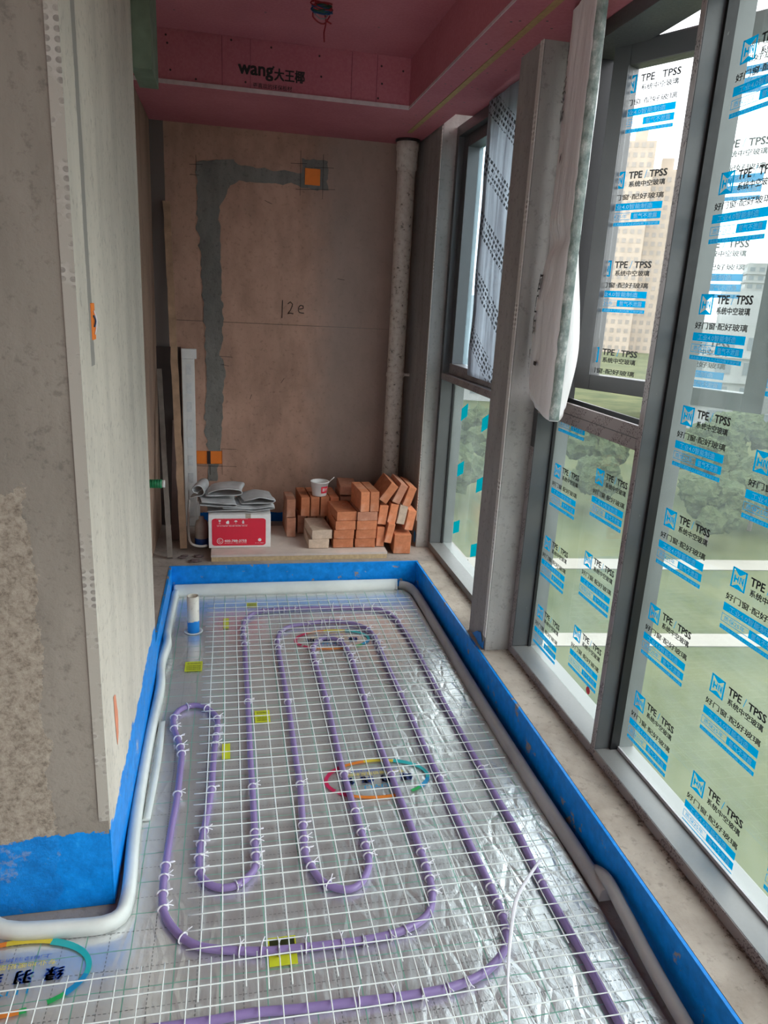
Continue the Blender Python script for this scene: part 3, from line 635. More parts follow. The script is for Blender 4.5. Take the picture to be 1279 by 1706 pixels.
def clip(bm, co, no):
    bmesh.ops.bisect_plane(bm, geom=bm.verts[:]+bm.edges[:]+bm.faces[:], plane_co=co, plane_no=no, clear_outer=True)
def pane_print(par, blocks, ylo, yhi, zlo, zhi):
    bm = BM()
    for yc, zc_ in blocks:
        film_block(lambda u, v, l=0, yc=yc, zc_=zc_: (XG-.0012-l, yc-u, zc_+v), bm)
    clip(bm, (0, ylo, 0), (0, -1, 0)); clip(bm, (0, yhi, 0), (0, 1, 0)); clip(bm, (0, 0, zlo), (0, 0, -1)); clip(bm, (0, 0, zhi), (0, 0, 1))
    for v in bm.verts: v.co -= par.location
    return obj('film_print', bm, [ink_blue, ink_black, ink_white], par, recalc=False)

# --- window 1 (far)
w1 = thing('window_1', loc=(XF, 3.86, .141), kind='structure')
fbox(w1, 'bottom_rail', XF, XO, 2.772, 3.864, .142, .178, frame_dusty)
fbox(w1, 'far_stile', XF, XO, 3.826, 3.864, .179, 2.349)
fbox(w1, 'head_rail', XF, XO, 2.772, 3.825, 2.30, 2.349)
fbox(w1, 'transom', XF-.002, XO, 2.772, 3.825, 1.112, 1.146, film_strip)
fbox(w1, 'sash_bottom_rail', XF+.03, XG+.03, 2.79, 3.80, 1.147, 1.20, film_strip)
fbox(w1, 'sash_far_stile', XF+.03, XG+.03, 3.755, 3.825, 1.201, 2.299)
fbox(w1, 'sash_head_rail', XF+.03, XG+.03, 2.79, 3.754, 2.245, 2.299)
fbox(w1, 'glass', XG+.01, XG+.016, 2.775, 3.754, 1.2005, 2.245, glass_blue, 0)
fbox(w1, 'glass', XG, XG+.006, 2.775, 3.8255, .1785, 1.1115, glass, 0)
fbox(w1, 'gasket', XG-.012, XG-.001, 3.818, 3.8255, .179, 1.111, frame_dark, 0)
bm = BM()
for y, z, xx in [(3.62, .965, XG), (3.61, .665, XG), (3.60, .345, XG), (3.29, .965, XG), (3.29, .66, XG), (3.29, .32, XG), (3.47, 2.10, XG+.009), (3.50, 1.80, XG+.009), (3.51, 1.50, XG+.009), (3.3, 1.95, XG+.009), (3.3, 1.62, XG+.009)]:
    poly(bm, [(xx-.0012, y+.05, z-.055), (xx-.0012, y+.05, z+.012), (xx-.0012, y-.05, z+.055), (xx-.0012, y-.05, z-.012)])
for v in bm.verts: v.co -= w1.location
obj('film_sticker', bm, ink_teal, w1, recalc=False)

# --- window 2
w2 = thing('window_2', loc=(XF, 2.56, .141), kind='structure')
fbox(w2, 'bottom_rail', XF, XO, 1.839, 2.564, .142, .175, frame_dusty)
fbox(w2, 'front_film', XF-.0015, XF-.0003, 1.839, 2.564, .143, .174, film_strip, 0)
fbox(w2, 'far_stile', XF, XO, 2.527, 2.564, .176, 2.349)
fbox(w2, 'far_stile_film', XF-.0015, XF-.0003, 2.530, 2.562, .176, 1.0, film_strip, 0)
fbox(w2, 'head_rail', XF, XO, 1.839, 2.526, 2.30, 2.349)
fbox(w2, 'transom', XF, XO, 1.839, 2.526, 1.13, 1.165)
for i, (x0, x1, z1) in enumerate([(XF, XF+.012, 1.20), (XF+.03, XF+.036, 1.19), (XF+.055, XF+.061, 1.185), (XO-.02, XO-.012, 1.19)]):
    fbox(w2, 'transom_ridge', x0, x1, 1.839, 2.526, 1.1652, z1, film_strip if i == 0 else frame, 0)
fbox(w2, 'front_transom_film', XF-.0015, XF-.0003, 1.839, 2.526, 1.131, 1.163, film_strip, 0)
fbox(w2, 'glass', XG, XG+.006, 1.839, 2.5265, .1755, 1.1295, glass, 0)
fbox(w2, 'gasket', XF+.012, XO-.001, 2.516, 2.5265, 1.17, 2.299, frame_dark, 0)  # painted shade: dark strip over the far stile for the black gap
fbox(w2, 'gasket', XG-.012, XG-.001, 2.518, 2.5265, .176, 1.129, frame_dark, 0)
pane_print(w2, [(2.465, 1.21), (2.465, .924), (2.475, .634), (2.468, .348), (2.15, 1.262), (2.15, .977), (2.152, .685), (2.158, .404)], 1.855, 2.517, .18, 1.128)
b = BM(); disc(b, (XG-.002, 2.032, .252), .014, 'x'); 
for v in b.verts: v.co -= w2.location
obj('red_sticker', b, red, w2, recalc=False)
# opened sash, hinged on the far stile and swung outwards
ang = math.atan2(-.58, .31)
sash = thing('sash', loc=(.10+.003, -.125, 0)); sash.parent = w2; sash.location = Vector((1.222, 2.43, 0)) - w2.location; sash.rotation_euler = (0, 0, ang)
def sb(name, s0, s1, z0, z1, m=frame, t0=-.028, t1=.028, bev=.002): return obj(name, bx(s0, s1, t0, t1, z0, z1), m, sash, bevel=bev)
SW = .656
sb('sash_bottom_rail', .062, SW-.062, 1.24, 1.292); sb('sash_head_rail', .062, SW-.062, 2.243, 2.305)
sb('sash_far_stile', 0, .0615, 1.24, 2.305); sb('sash_near_stile', SW-.0615, SW, 1.24, 2.305)
sb('sash_bead', .0485, .0615, 1.292, 2.243, frame, -.034, -.0285, 0)
sb('sash_glass', .062, SW-.062, 1.2925, 2.2425, glass_clear, -.006, .0, 0)
bm = BM()
for s0, zz in [(.055, 2.193), (.058, 1.915), (.050, 1.643), (.046, 1.36), (.355, 2.25), (.358, 1.97), (.35, 1.70), (.346, 1.415)]:
    film_block(lambda u, v, l=0, s0=s0, zz=zz: (s0+u, -.0075-l, zz+v), bm)
clip(bm, (.063, 0, 0), (-1, 0, 0)); clip(bm, (SW-.063, 0, 0), (1, 0, 0)); clip(bm, (0, 0, 1.294), (0, 0, -1)); clip(bm, (0, 0, 2.241), (0, 0, 1))
obj('film_print', bm, [ink_blue, ink_black, ink_white], sash, recalc=False)
b = bx(.10, .26, .0, .012, 2.306, 2.318); obj('friction_stay', b, frame, sash)
b = BM(); box(b, -.008, .008, -.006, .006, -.006, .006)
fbox(w2, 'stay_arm', 1.27, 1.285, 2.05, 2.42, 2.318, 2.328, frame, 0)
# slender mullion between windows 2 and 3
mu = thing('window_3', loc=(XF, 1.83, .141), kind='structure')
fbox(mu, 'mullion', XF, XO, 1.813, 1.838, .142, 2.349)
fbox(mu, 'mullion_film', XF-.0015, XF-.0003, 1.814, 1.837, .15, 2.34, film_strip, 0)
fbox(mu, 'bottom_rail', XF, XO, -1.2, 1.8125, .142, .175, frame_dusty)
fbox(mu, 'front_film', XF-.0015, XF-.0003, -1.2, 1.8125, .143, .174, film_strip, 0)
fbox(mu, 'head_rail', XF, XO, -1.2, 1.8125, 2.30, 2.349)
fbox(mu, 'gasket', XG-.030, XG-.001, 1.802, 1.8125, .1755, 2.299, frame_dark, 0)
fbox(mu, 'gasket', XG-.006, XG-.001, -1.2, 1.8015, .1755, .186, plain('silver_gasket', (.5, .5, .52), .4), 0)
fbox(mu, 'glass', XG, XG+.006, -1.2, 1.8125, .1755, 2.2995, glass, 0)
bl = []
for k in range(8): bl.append((1.735, .384+.2875*k-.0))
for k in range(8): bl.append((1.428, .322+.2885*k))
for k in range(8): bl.append((1.122, .384+.2875*k)); bl.append((.815, .322+.2885*k))
pane_print(mu, bl, .6, 1.80, .19, 2.295)

# --- insect screen sashes in their packing
def wrapped_screen():
    t = thing('screen_sash', 'tall screen sash wrapped in white printed plastic, swung inwards at the window', 'screen', (1.092, 2.49, 0)); a = Vector((.918-1.092, 1.95-2.49, 0)); L = a.length
    t.rotation_euler = (0, 0, math.atan2(a.y, a.x))
    # local x runs from hinge to the free edge; inner face on -y side
    bm = BM(); nu, nv = 26, 70; z0, z1 = 1.19, 2.335
    def shape(u, v, side):
        z = z0+(z1-z0)*v; s = u*(L-.004)
        s_lo = .0; zlow = z0 + .08*(1-u) + (.05*(1-u)**3)
        zz = zlow+(z1-zlow)*v
        puff = math.sin(math.pi*min(1, max(0, u)))**.6
        tie = 1-.75*math.exp(-((zz-1.70)/.035)**2)
        low = max(0, min(1, (1.72-zz)/.2))
        amp = (.020 + (.018*low if side < 0 else .016*low + .030*math.exp(-((zz-1.40)/.16)**2)))*tie
        fold = noise.noise(Vector((s*14, zz*3.2, side*3)))*.010 + noise.noise(Vector((s*40, zz*7, side*3+5)))*.004
        return (s - (.03*low*(1-u) if side < 0 else 0), side*(.011+amp*puff) + side*fold*puff, zz)
    for side in (-1, 1):
        g_ = [[bm.verts.new(shape(i/nu, j/nv, side)) for i in range(nu+1)] for j in range(nv+1)]
        for j in range(nv):
            for i in range(nu): bm.faces.new((g_[j][i], g_[j][i+1], g_[j+1][i+1], g_[j+1][i]))
        if side == -1: gA = g_
        else: gB = g_
    for j in range(nv):
        bm.faces.new((gA[j][0], gA[j+1][0], gB[j+1][0], gB[j][0])); bm.faces.new((gA[j][nu], gA[j+1][nu], gB[j+1][nu], gB[j][nu]))
    for i in range(nu): bm.faces.new((gA[0][i], gA[0][i+1], gB[0][i+1], gB[0][i]))
    obj('wrapping', bm, bag_m, t, smooth=True)
    bm = BM(); n = 90; rows = []
    for j in range(n+1):
        z = z0+.004+(z1-z0-.004)*j/n; e = noise.noise(Vector((z*30, 0, 0)))*.003
        rows.append([bm.verts.new((L-.003, -.014+e, z)), bm.verts.new((L+.003+e*.5, -.012+e, z)), bm.verts.new((L+.004+noise.noise(Vector((z*60, 3, 0)))*.003, 0, z)), bm.verts.new((L+.003, .012+e, z)), bm.verts.new((L-.003, .014, z))])
    for a_, b_ in zip(rows, rows[1:]):
        for k in range(4): bm.faces.new((a_[k], a_[k+1], b_[k+1], b_[k]))
    bm.faces.new(rows[0][::-1])
    obj('taped_edge', bm, tape_m, t, smooth=True)
    bm = BM()
    def fnw(u, v, l=0): return (u, -.058, v)
    for tx, s0, s1, za, zb in [('门窗', .40, .16, 2.02, 2.08)]: pass
    # writing runs up the bag
    def up(cx, cz, sc_): return lambda u, v, l=0: (cx - v*sc_, -.0, cz + u*sc_)
    def wrap_y(s, z):
        low = max(0, min(1, (1.72-z)/.2)); u = (s+.03*low)/(L-.004+.03*low); zlow = z0 + .08*(1-u) + (.05*(1-u)**3)
        v = (z-zlow)/(z1-zlow)
        return min(shape(u+du, v+dv, -1)[1] for du in (-.03, 0, .03) for dv in (-.01, 0, .01))-.004
    bm.free()
    for tx, cx, cz, wd, ht in [('系统门窗', .15, 2.06, .22, .08), ('保护膜', .13, 1.27, .10, .05), ('好门窗', .23, 1.42, .19, .10), ('一', .26, 1.93, .02, .07), ('一', .33, 1.33, .012, .06)]:
        bm = BM(); vv, ff = glyphs(tx, .004); pv = []
        for a_, b_ in vv:
            s = cx - b_*ht + ht/2; z = cz + a_*wd; pv.append(bm.verts.new((s, wrap_y(s, z), z)))
        for f in ff:
            try: bm.faces.new([pv[i] for i in f])
            except ValueError: pass
        obj('bag_lettering', bm, ink_black, t, recalc=False)
    return t
wrapped_screen()
t = thing('screen_sash', 'narrow screen sash in bubble film with black printing at the farther window', 'screen', (1.10, 3.28, 1.19))
def bub():
    g = G('printed_bubble_film'); x, y, z = g.xyz(); q = g.math('ADD', g.math('MULTIPLY', y, .55), g.math('MULTIPLY', z, -1.0))
    band = g.math('LESS_THAN', g.math('FRACT', g.math('DIVIDE', q, .24)), .42)
    cell = g.math('MULTIPLY', g.math('GREATER_THAN', g.math('FRACT', g.math('DIVIDE', q, .026)), .42), g.math('GREATER_THAN', g.math('FRACT', g.math('DIVIDE', g.math('ADD', g.math('MULTIPLY', z, .9), y), .045)), .35))
    ink_ = g.math('MULTIPLY', g.math('MULTIPLY', band, cell), g.math('GREATER_THAN', g.noise(45, 2), .42))
    c = g.ramp(g.noise(7, 5, .6, (1, 3, .3)), [(.3, (.34, .34, .38)), (.7, (.70, .72, .76))]); c = g.mix(g.math('MULTIPLY', ink_, .9), c, (.03, .03, .035)); g.set(col=c, rough=.3).bump(g.noise(30, 3), .3, .006)
    tl = g.n('ShaderNodeBsdfTranslucent', {'Color': c}); m = g.n('ShaderNodeMixShader', {0: .45, 1: g.b.outputs[0], 2: tl.outputs[0]}); g.t.links.new(m.outputs[0], g.out.inputs[0]); return g.m
bubm = bub()
bm = BM(); n = 50; A = []; 
for j in range(n+1):
    z = 1.14*j/n; row = []
    for i in range(13):
        y = -.50*i/12; row.append(bm.verts.new((-.012+noise.noise(Vector((y*18, z*5, 2)))*.006 - .004, y+noise.noise(Vector((1, z*8, i)))*.003, z)))
    A.append(row)
for j in range(n):
    for i in range(12): bm.faces.new((A[j][i], A[j][i+1], A[j+1][i+1], A[j+1][i]))
bmesh.ops.solidify(bm, geom=bm.faces[:], thickness=-.010)
obj('bubble_film', bm, bubm, t, smooth=True)
obj('screen_frame', bx(.001, .018, -.05, -.002, .004, 1.14), frame, t)

# ================================================================== things at the back
t = thing('soil_pipe', 'speckled cream plastic soil pipe standing in the right back corner', 'pipe', (.965, 4.27, .14))
b = BM(); lathe(b, [(.05, 0), (.05, 2.20)], 28); obj('pipe_body', b, pvc, t)
b = BM(); lathe(b, [(.051, 2.05), (.058, 2.06), (.058, 2.15), (.062, 2.16), (.062, 2.195), (.051, 2.20)], 28); obj('socket', b, pvc, t)
b = BM(); lathe(b, [(.0505, .93), (.054, .935), (.054, .955), (.0505, .96)], 28); box(b, .05, .085, -.006, .006, .938, .952); obj('clamp', b, pvc, t)
b = BM(); lathe(b, [(.05, 2.195), (.068, 2.198), (.068, 2.209), (.05, 2.209)], 28); obj('black_collar', b, dark_screw, t)

t = thing('profile_strip', 'white lacquered metal profile standing upright against the back wall', 'profile', (-.222, 4.33, .141))
b = BM(); box(b, -.04, .030, -.016, .016, .0, .99); obj('profile_body', b, alum_white, t, bevel=.003)
b = BM(); box(b, -.04, .042, -.018, .018, .99, 1.045); obj('end_cap', b, alum_white, t, bevel=.002)
b = BM()
for k in range(9): box(b, -.016, .012, -.0185, -.0165, .06+.105*k, .06+.105*k+.06)
obj('slot_plates', b, plain('pale_slot', (.78, .78, .78), .3), t)
b = BM(); box(b, .031, .045, -.01, .014, .02, .15); obj('side_clip', b, alum_white, t)
def lean(name, foot, top, w_, th, mat, label, cat='batten', rag=0):
    f = Vector(foot); tp = Vector(top); L = (tp-f).length; z = (tp-f).normalized(); x = Vector((1, 0, 0)); x = (x - z*x.dot(z)).normalized(); y = z.cross(x)
    o_ = BM(); n = 24; rings = []
    for k in range(n+1):
        e = (noise.noise(Vector((k*.9, 0, 3)))*rag, noise.noise(Vector((k*.9, 7, 3)))*rag); zz = L*k/n
        rings.append([o_.verts.new(p) for p in ((-w_/2+e[0], -th/2, zz), (w_/2+e[1], -th/2, zz), (w_/2+e[1], th/2, zz), (-w_/2+e[0], th/2, zz))])
    for a_, b_ in zip(rings, rings[1:]):
        for k in range(4): o_.faces.new((a_[k], a_[(k+1) % 4], b_[(k+1) % 4], b_[k]))
    o_.faces.new(rings[0]); o_.faces.new(rings[-1])
    o = obj(name, o_, mat); m4 = Matrix((x, y, z)).transposed().to_4x4(); m4.translation = f; o.matrix_world = m4
    return tag(o, label, cat)
lean('timber_batten', (-.250, 3.90, .145), (-.322, 4.375, 1.953), .036, .02, wood, 'tall tan wooden batten leaning against the back wall, rough edged', 'batten', .006)
lean('timber_batten', (-.311, 3.75, .145), (-.385, 4.33, 1.065), .026, .02, wood_grey, 'thin weathered grey batten with its foot nearest the blue kerb', 'batten', .002)
lean('dark_board', (-.336, 4.345, .145), (-.336, 4.383, 1.19), .135, .012, wood_dark, 'dark brown board leaning in the left back corner behind the battens', 'board', 0)
lean('dark_board', (-.305, 4.05, .145), (-.296, 4.31, .78), .045, .016, plain('brown_plank', (.12, .07, .06), .6), 'narrow dark brown plank standing beside the white profile', 'board', .002)

# tray / panel on the ledge
t = thing('door_panel', 'white faced panel offcut lying on the ledge under the bricks and carton', 'panel', (.37, 3.69, .1405))
obj('panel_face', bx(-.47, .475, .002, .50, .024, .036), tray_m, t); obj('chipboard_core', bx(-.468, .473, .0, .50, .0, .0235), tray_edge, t)

# bricks
def mkbrick(name, c, size, rot, mat, label):
    b = bx(-size[0]/2, size[0]/2, 0, size[1], -size[2]/2, size[2]/2)
    bmesh.ops.subdivide_edges(b, edges=b.edges[:], cuts=3, use_grid_fill=True)
    sd = random.random()*50
    for v in b.verts: v.co += Vector([noise.noise(v.co*28+Vector((sd, k*9, 0)))*.0014 for k in range(3)])
    o = obj('brick', b, mat, bevel=.0025); o.location = c; o.rotation_euler = (0, R(rot[0]), R(rot[1])); return tag(o, label, 'brick', 'orange bricks piled on the back ledge')
bw, bl_, bh = .112, .235, .0515
T0 = .178
def flat(x, y, z, m, lab, rz=0): mkbrick('brick', (x, y, z+bh/2), (bw, bl_, bh-.0008), (0, rz), m, lab)
def edge(x, y, z, m, lab, ry=0, rz=0, s=(.0495, .235, .112)): mkbrick('brick', (x, y, z), s, (ry, rz), m, lab)
flat(.474, 3.766, T0, brick_tan, 'pale-ended brick lying flat, bottom of the low front pair', 1)
flat(.492, 3.772, T0+bh, brick_tan, 'tan-ended brick lying flat on top of the low front pair', 5)
for i, lab in enumerate(['bottom brick of the left front stack of four', 'second brick up in the left front stack of four', 'third brick up in the left front stack of four']): flat(.606+(.004, .006, .014)[i], 3.768, T0+bh*i, brick_m, 'orange '+lab, (1, -1, 3)[i])
flat(.626, 3.772, T0+bh*3, brick_m, 'orange brick lying flat on top of the left front stack', 5)
for i, lab in enumerate(['bottom brick of the right front stack, beside the pile of leaning bricks', 'second brick up in the right front stack', 'third brick up in the right front stack', 'top flat brick of the right front stack, carrying two on edge']): flat(.732+(0, .004, .006, .008)[i], 3.768, T0+bh*i, brick_m if i < 3 else brick_dark, 'orange '+lab, (-2, 0, 1, 2)[i])
zE = T0+bh*4+.0565
edge(.7225, 3.766, zE, brick_m, 'left of the two bricks on edge crowning the right front stack', 0, 4); edge(.776, 3.768, zE, brick_m, 'right of the two bricks on edge crowning the right front stack', 0, 4)
# rear stack
zb = T0+.0565
for i, x in enumerate((.34, .405, .461, .517, .573)): edge(x, 3.97 if i == 0 else 4.03, zb, brick_dark, ['leftmost standing brick of the rear row, lower one at its free end', 'lower rear brick on edge, second from the left', 'lower rear brick on edge under the paper cup', 'lower rear brick on edge behind the low front pair', 'lower rear brick on edge behind the left front stack'][i], 0, 2)
edge(.338, 3.972, zb+.113, brick_dark, 'upper brick on edge at the left free end of the rear row', 0, 2, (.0495, .18, .105))
for i, x in enumerate((.425, .481, .537, .593)): edge(x-.004, 4.0, zb+.1135, brick_m, ['upper rear brick on edge left of the paper cup', 'upper rear brick on edge right under the paper cup', 'upper rear brick on edge at the right under the cup rim', 'upper rear brick on edge farthest right, shadowed behind the stack of four'][i], 0, 3)
mkbrick('brick', (.672, 4.03, .434), (.10, .22, .05), (2, -3), brick_dark, 'dull brick lying behind the two bricks on edge'); mkbrick('brick', (.672, 4.03, T0+.112), (.096, .22, .222), (0, 0), brick_dark, 'dull block low behind the front stacks')
# leaning pile on the right
mkbrick('brick', (.942, 3.752, .1415+.057), (.096, .22, .112), (1, -2), brick_m, 'broad half brick at the bottom right corner of the leaning pile, on the ledge')
edge(.820, 3.775, .236, brick_m, 'brick on edge wedged upright low against the right front stack', 1, 0, (.043, .235, .112))
edge(.868, 3.755, .262, brick_m, 'lowest leaning brick between the upright one and the broad half brick', 11, 0, (.040, .235, .112))
edge(.829, 3.78, .362, brick_m, 'upper brick on edge wedged upright against the right front stack', 6, 0, (.048, .235, .112))
edge(.884, 3.772, .372, brick_m, 'leaning brick in the middle tier left of the tan one', 9, 0, (.046, .235, .110))
edge(.937, 3.772, .364, brick_tan, 'tan leaning brick in the middle tier of the right pile', 10, 0, (.046, .235, .110))
edge(.987, 3.776, .330, brick_m, 'leaning brick of the middle tier touching the wall', 10, 0, (.046, .235, .115))
mkbrick('brick', (.852, 3.765, .490), (.048, .235, .116), (34, 0), brick_m, 'most tilted brick lying across the left top of the pile')
edge(.916, 3.765, .486, brick_dark, 'tilted grey-tipped brick in the middle of the top tier', 24, 0, (.044, .235, .112))
edge(.972, 3.77, .468, brick_m, 'tilted brick at the right end of the top tier by the wall', 18, 0, (.044, .235, .112))

# paper cup with fork
t = thing('paper_cup', 'white paper noodle cup with red label standing on the rear bricks', 'cup', (.505, 4.05, zb+.171))
b = BM(); lathe(b, [(.001, 0), (.040, .0), (.041, .003), (.0515, .078), (.0535, .078), (.0535, .083), (.0495, .083), (.039, .006), (.001, .006)], 32); obj('cup_body', b, white_p, t)
b = BM(); seg = 10
for k in range(seg):
    a0 = R(-85+58*k/seg); a1 = R(-85+58*(k+1)/seg)
    q = [((.0412+.0105*h+.0008)*math.cos(a), (.0412+.0105*h+.0008)*math.sin(a), .003+.075*h) for a, h in ((a0, .22), (a1, .22), (a1, .75), (a0, .75))]; poly(b, q)
rl = obj('red_label', b, red, t, recalc=False)
b = BM(); fnl = lambda u, v, l=0: ((.0412+.0105*(v-.003)/.075+.0016)*math.cos(u), (.0412+.0105*(v-.003)/.075+.0016)*math.sin(u), v)
put(b, '面', R(-76), R(-58), .030, .050, fnl, bold=.02); put(b, '杯', R(-54), R(-38), .030, .050, fnl, bold=.02); obj('label_print', b, white_p, rl, recalc=False)
b = BM(); tube(b, [(.02, .0, .03), (.06, -.005, .085), (.083, -.007, .107)], .0022, 6); obj('fork_handle', b, white_p, t)

# carton
t = thing('carton', 'white cardboard carton with big red label on the panel, under the folded sheets', 'box', (.05, 3.80, T0))
obj('carton_body', bx(-.164, .164, .0, .26, .0, .186), white_p, t, bevel=.003)
obj('carton_left_side', bx(-.1648, -.1642, .012, .25, .012, .15), plain('magenta_side_print', (.40, .04, .10), .5), t)
b = BM(); fnc = lambda u, v, l=0: (u, -.0012-l, v)
pts = []
for cx, cz, a0 in ((.120, .152, 0), (-.128, .152, 90), (-.128, .027, 180), (.120, .027, 270)):
    for k in range(5): a = R(a0+22.5*k); pts.append((cx+.018*math.cos(a), cz+.014*math.sin(a)))
pgon(b, pts, fnc, 0)
def ln(u0, v0, u1, v1): rect(b, u0, u1, v0, v1, fnc, 1, .0006)
for i in range(4):
    x = -.118+.042*i
    for a in ((x-.004, .1285, x+.034, .1293), (x-.004, .163, x+.034, .1638)): ln(*a)
# glass, umbrella-box, umbrella and arrow pictograms
pgon(b, [(-.112, .158), (-.098, .158), (-.101, .148), (-.109, .148)], fnc, 1, .0006); ln(-.1057, .139, -.1043, .149); ln(-.110, .137, -.100, .139)
pgon(b, [(-.072, .147), (-.060, .156), (-.056, .148), (-.056, .136), (-.070, .136)], fnc, 1, .0006)
pgon(b, [(-.030, .148), (-.025, .155), (-.016, .155), (-.011, .148)], fnc, 1, .0006); ln(-.0212, .137, -.0198, .148)
pgon(b, [(.012, .146), (.018, .158), (.024, .146)], fnc, 1, .0006); ln(.013, .137, .023, .145)
put(b, '小心轻放 防潮 防雨 向上', -.120, .040, .121, .127, fnc, 1, .0006)
put(b, '400-788-3755', -.082, .036, .034, .047, fnc, 1, .0006, .02); put(b, '全国统一服务热线', -.082, .036, .026, .031, fnc, 1, .0006)
put(b, '扫一扫 了解更多', .082, .13, .024, .029, fnc, 1, .0006)
for r0, r1, cx, cz in ((.014, .0165, -.104, .040), (.006, .008, -.104, .040), (.0, .009, .106, .044)):
    for k in range(20):
        a0, a1 = 2*math.pi*k/20, 2*math.pi*(k+1)/20
        if r0 == .006 and k in (0, 1, 2, 3, 4): continue
        q = [(cx+r*math.cos(a), cz+r*math.sin(a)) for r, a in ((max(r0, .0005), a0), (r1, a0), (r1, a1), (max(r0, .0005), a1))]; pgon(b, q, fnc, 1, .0006)
obj('red_label', b, [red, white_p], t, recalc=False)
obj('packing_tape', bx(.030, .058, -.0006, .02, .150, .1868), plain('brown_tape', (.45, .38, .30), .3), t)

# folded woven sheets on the carton
def fold_sheet(name, pts2, y0, y1, thick, label, seed, z=0):
    pts = catmull([(x, 0, zz) for x, zz in pts2], .008); bm = BM(); rows = []; n = 14
    for j in range(n+1):
        v = j/n; y = y0+(y1-y0)*v; row = []
        for i, p in enumerate(pts):
            e = noise.noise(Vector((p.x*13, y*13, seed)))*.006; row.append(bm.verts.new((p.x+.012*math.sin(v*3+seed)+noise.noise(Vector((i*.2, v*3, seed)))*.004, y+noise.noise(Vector((i*.15, seed, 1)))*.010, p.z+e)))
        rows.append(row)
    for a_, b_ in zip(rows, rows[1:]):
        for k in range(len(pts)-1): bm.faces.new((a_[k], a_[k+1], b_[k+1], b_[k]))
    bmesh.ops.recalc_face_normals(bm, faces=bm.faces); bmesh.ops.solidify(bm, geom=bm.faces[:], thickness=thick)
    return tag(obj('folded_sheet', bm, sheet_m, smooth=True), label, 'plastic sheet', 'folded woven sheets on the carton')
zt = T0+.190
fold_sheet('s', [(-.13, zt), (.0, zt+.010), (.10, zt+.006), (.21, zt+.013), (.225, zt+.022), (.205, zt+.027), (.10, zt+.022), (-.05, zt+.026)], 3.83, 4.06, .003, 'lowest grey woven sheet folded flat on the carton, reaching past its right edge', 1)
fold_sheet('s', [(.05, zt+.034), (.15, zt+.034), (.222, zt+.044), (.235, zt+.052), (.212, zt+.062), (.16, zt+.070), (.10, zt+.060), (.06, zt+.052)], 3.87, 4.06, .003, 'crumpled grey sheet on the right of the heap, its fold pointing right', 2)
fold_sheet('s', [(-.16, zt+.044), (-.09, zt+.037), (.02, zt+.034), (.035, zt+.044), (.01, zt+.052), (-.08, zt+.056), (-.15, zt+.064)], 3.82, 4.05, .003, 'grey sheet in the middle of the heap with its open layers to the left', 3)
fold_sheet('s', [(-.12, zt+.074), (-.03, zt+.072), (.055, zt+.076), (.075, zt+.090), (.065, zt+.106), (.03, zt+.110), (-.04, zt+.112), (-.085, zt+.100), (-.11, zt+.088)], 3.90, 4.08, .0035, 'light grey sheet rolled over on top, hollow fold facing the room', 4)
fold_sheet('s', [(-.20, zt+.060), (-.17, zt+.066), (-.14, zt+.072), (-.128, zt+.088), (-.14, zt+.118), (-.165, zt+.124), (-.185, zt+.11), (-.18, zt+.09), (-.16, zt+.085)], 3.92, 4.08, .0035, 'tightly curled white sheet end at the left of the heap beside the profile', 5)

# jug, hose, blue tub
t = thing('jug', 'small dusty white plastic jug behind the left end of the carton', 'jug', (-.155, 3.95, .1405))
b = BM(); lathe(b, [(.001, .0), (.033, .0), (.036, .01), (.036, .12), (.030, .145), (.015, .155), (.015, .17), (.001, .17)], 20); obj('jug_body', b, plain('dusty_plastic', (.45, .38, .33), .6), t)
b = BM(); lathe(b, [(.0365, .008), (.0385, .01), (.0385, .048), (.0365, .05)], 20); obj('blue_band', b, blue_pl, t)
b = BM(); tube(b, catmull([(-.235, 4.25, .32), (-.232, 4.1, .26), (-.225, 3.95, .205), (-.205, 3.86, .185), (-.16, 3.84, .176), (-.125, 3.85, .176)], .01), .0065, 8)
tag(obj('hose', b, alum_white), 'thin white hose curving down from the profile past the jug', 'hose')
t = thing('pipe_valve', 'small green pipe fitting sticking out of the left recess wall', 'pipe fitting', (-.4, 3.52, .606))
b = BM(); tube(b, [(0, 0, 0), (.022, 0, 0)], .010, 14); obj('brass_neck', b, plain('dull_brass', (.2, .22, .12), .4, .6), t)
b = BM(); tube(b, [(.022, 0, 0), (.082, 0, 0)], .0205, 14); 
for k in range(5): tube(b, [(.028+.011*k, 0, 0), (.031+.011*k, 0, 0)], .022, 14)
obj('green_cap', b, green_pl, t)
b = BM(); tube(b, [(.082, 0, 0), (.095, 0, 0)], .018, 14); obj('white_plug', b, alum_white, t)
b = BM()
chips = sorted((random.uniform(-.27, -.14), random.uniform(3.68, 3.78)) for _ in range(5))
for i, (x, y) in enumerate(chips):
    lab_ = ['leftmost', 'second', 'middle', 'fourth', 'rightmost'][i] + ' small dark rubble chip on the ledge left of the panel'; s_ = random.uniform(.008, .02)
    o = BM(); bmesh.ops.create_icosphere(o, subdivisions=2, radius=s_)
    for v in o.verts: v.co += v.co*noise.noise(v.co*90+Vector((i, 0, 0)))*.6; v.co.z *= .35; v.co.x *= 1.6
    tag(obj('rubble_chip', o, plain('rubble', (.12, .08, .08), .9), smooth=False, loc=(x, y, .1455)), lab_, 'rubble', 'dark rubble chips on the left of the ledge')
# green board at the pier head
tag(obj('green_board', bx(-.300, -.236, 2.756, 3.0, 2.178, 2.554), green_m), 'green moisture-proof board offcut boxing at the top of the left pier', 'board')

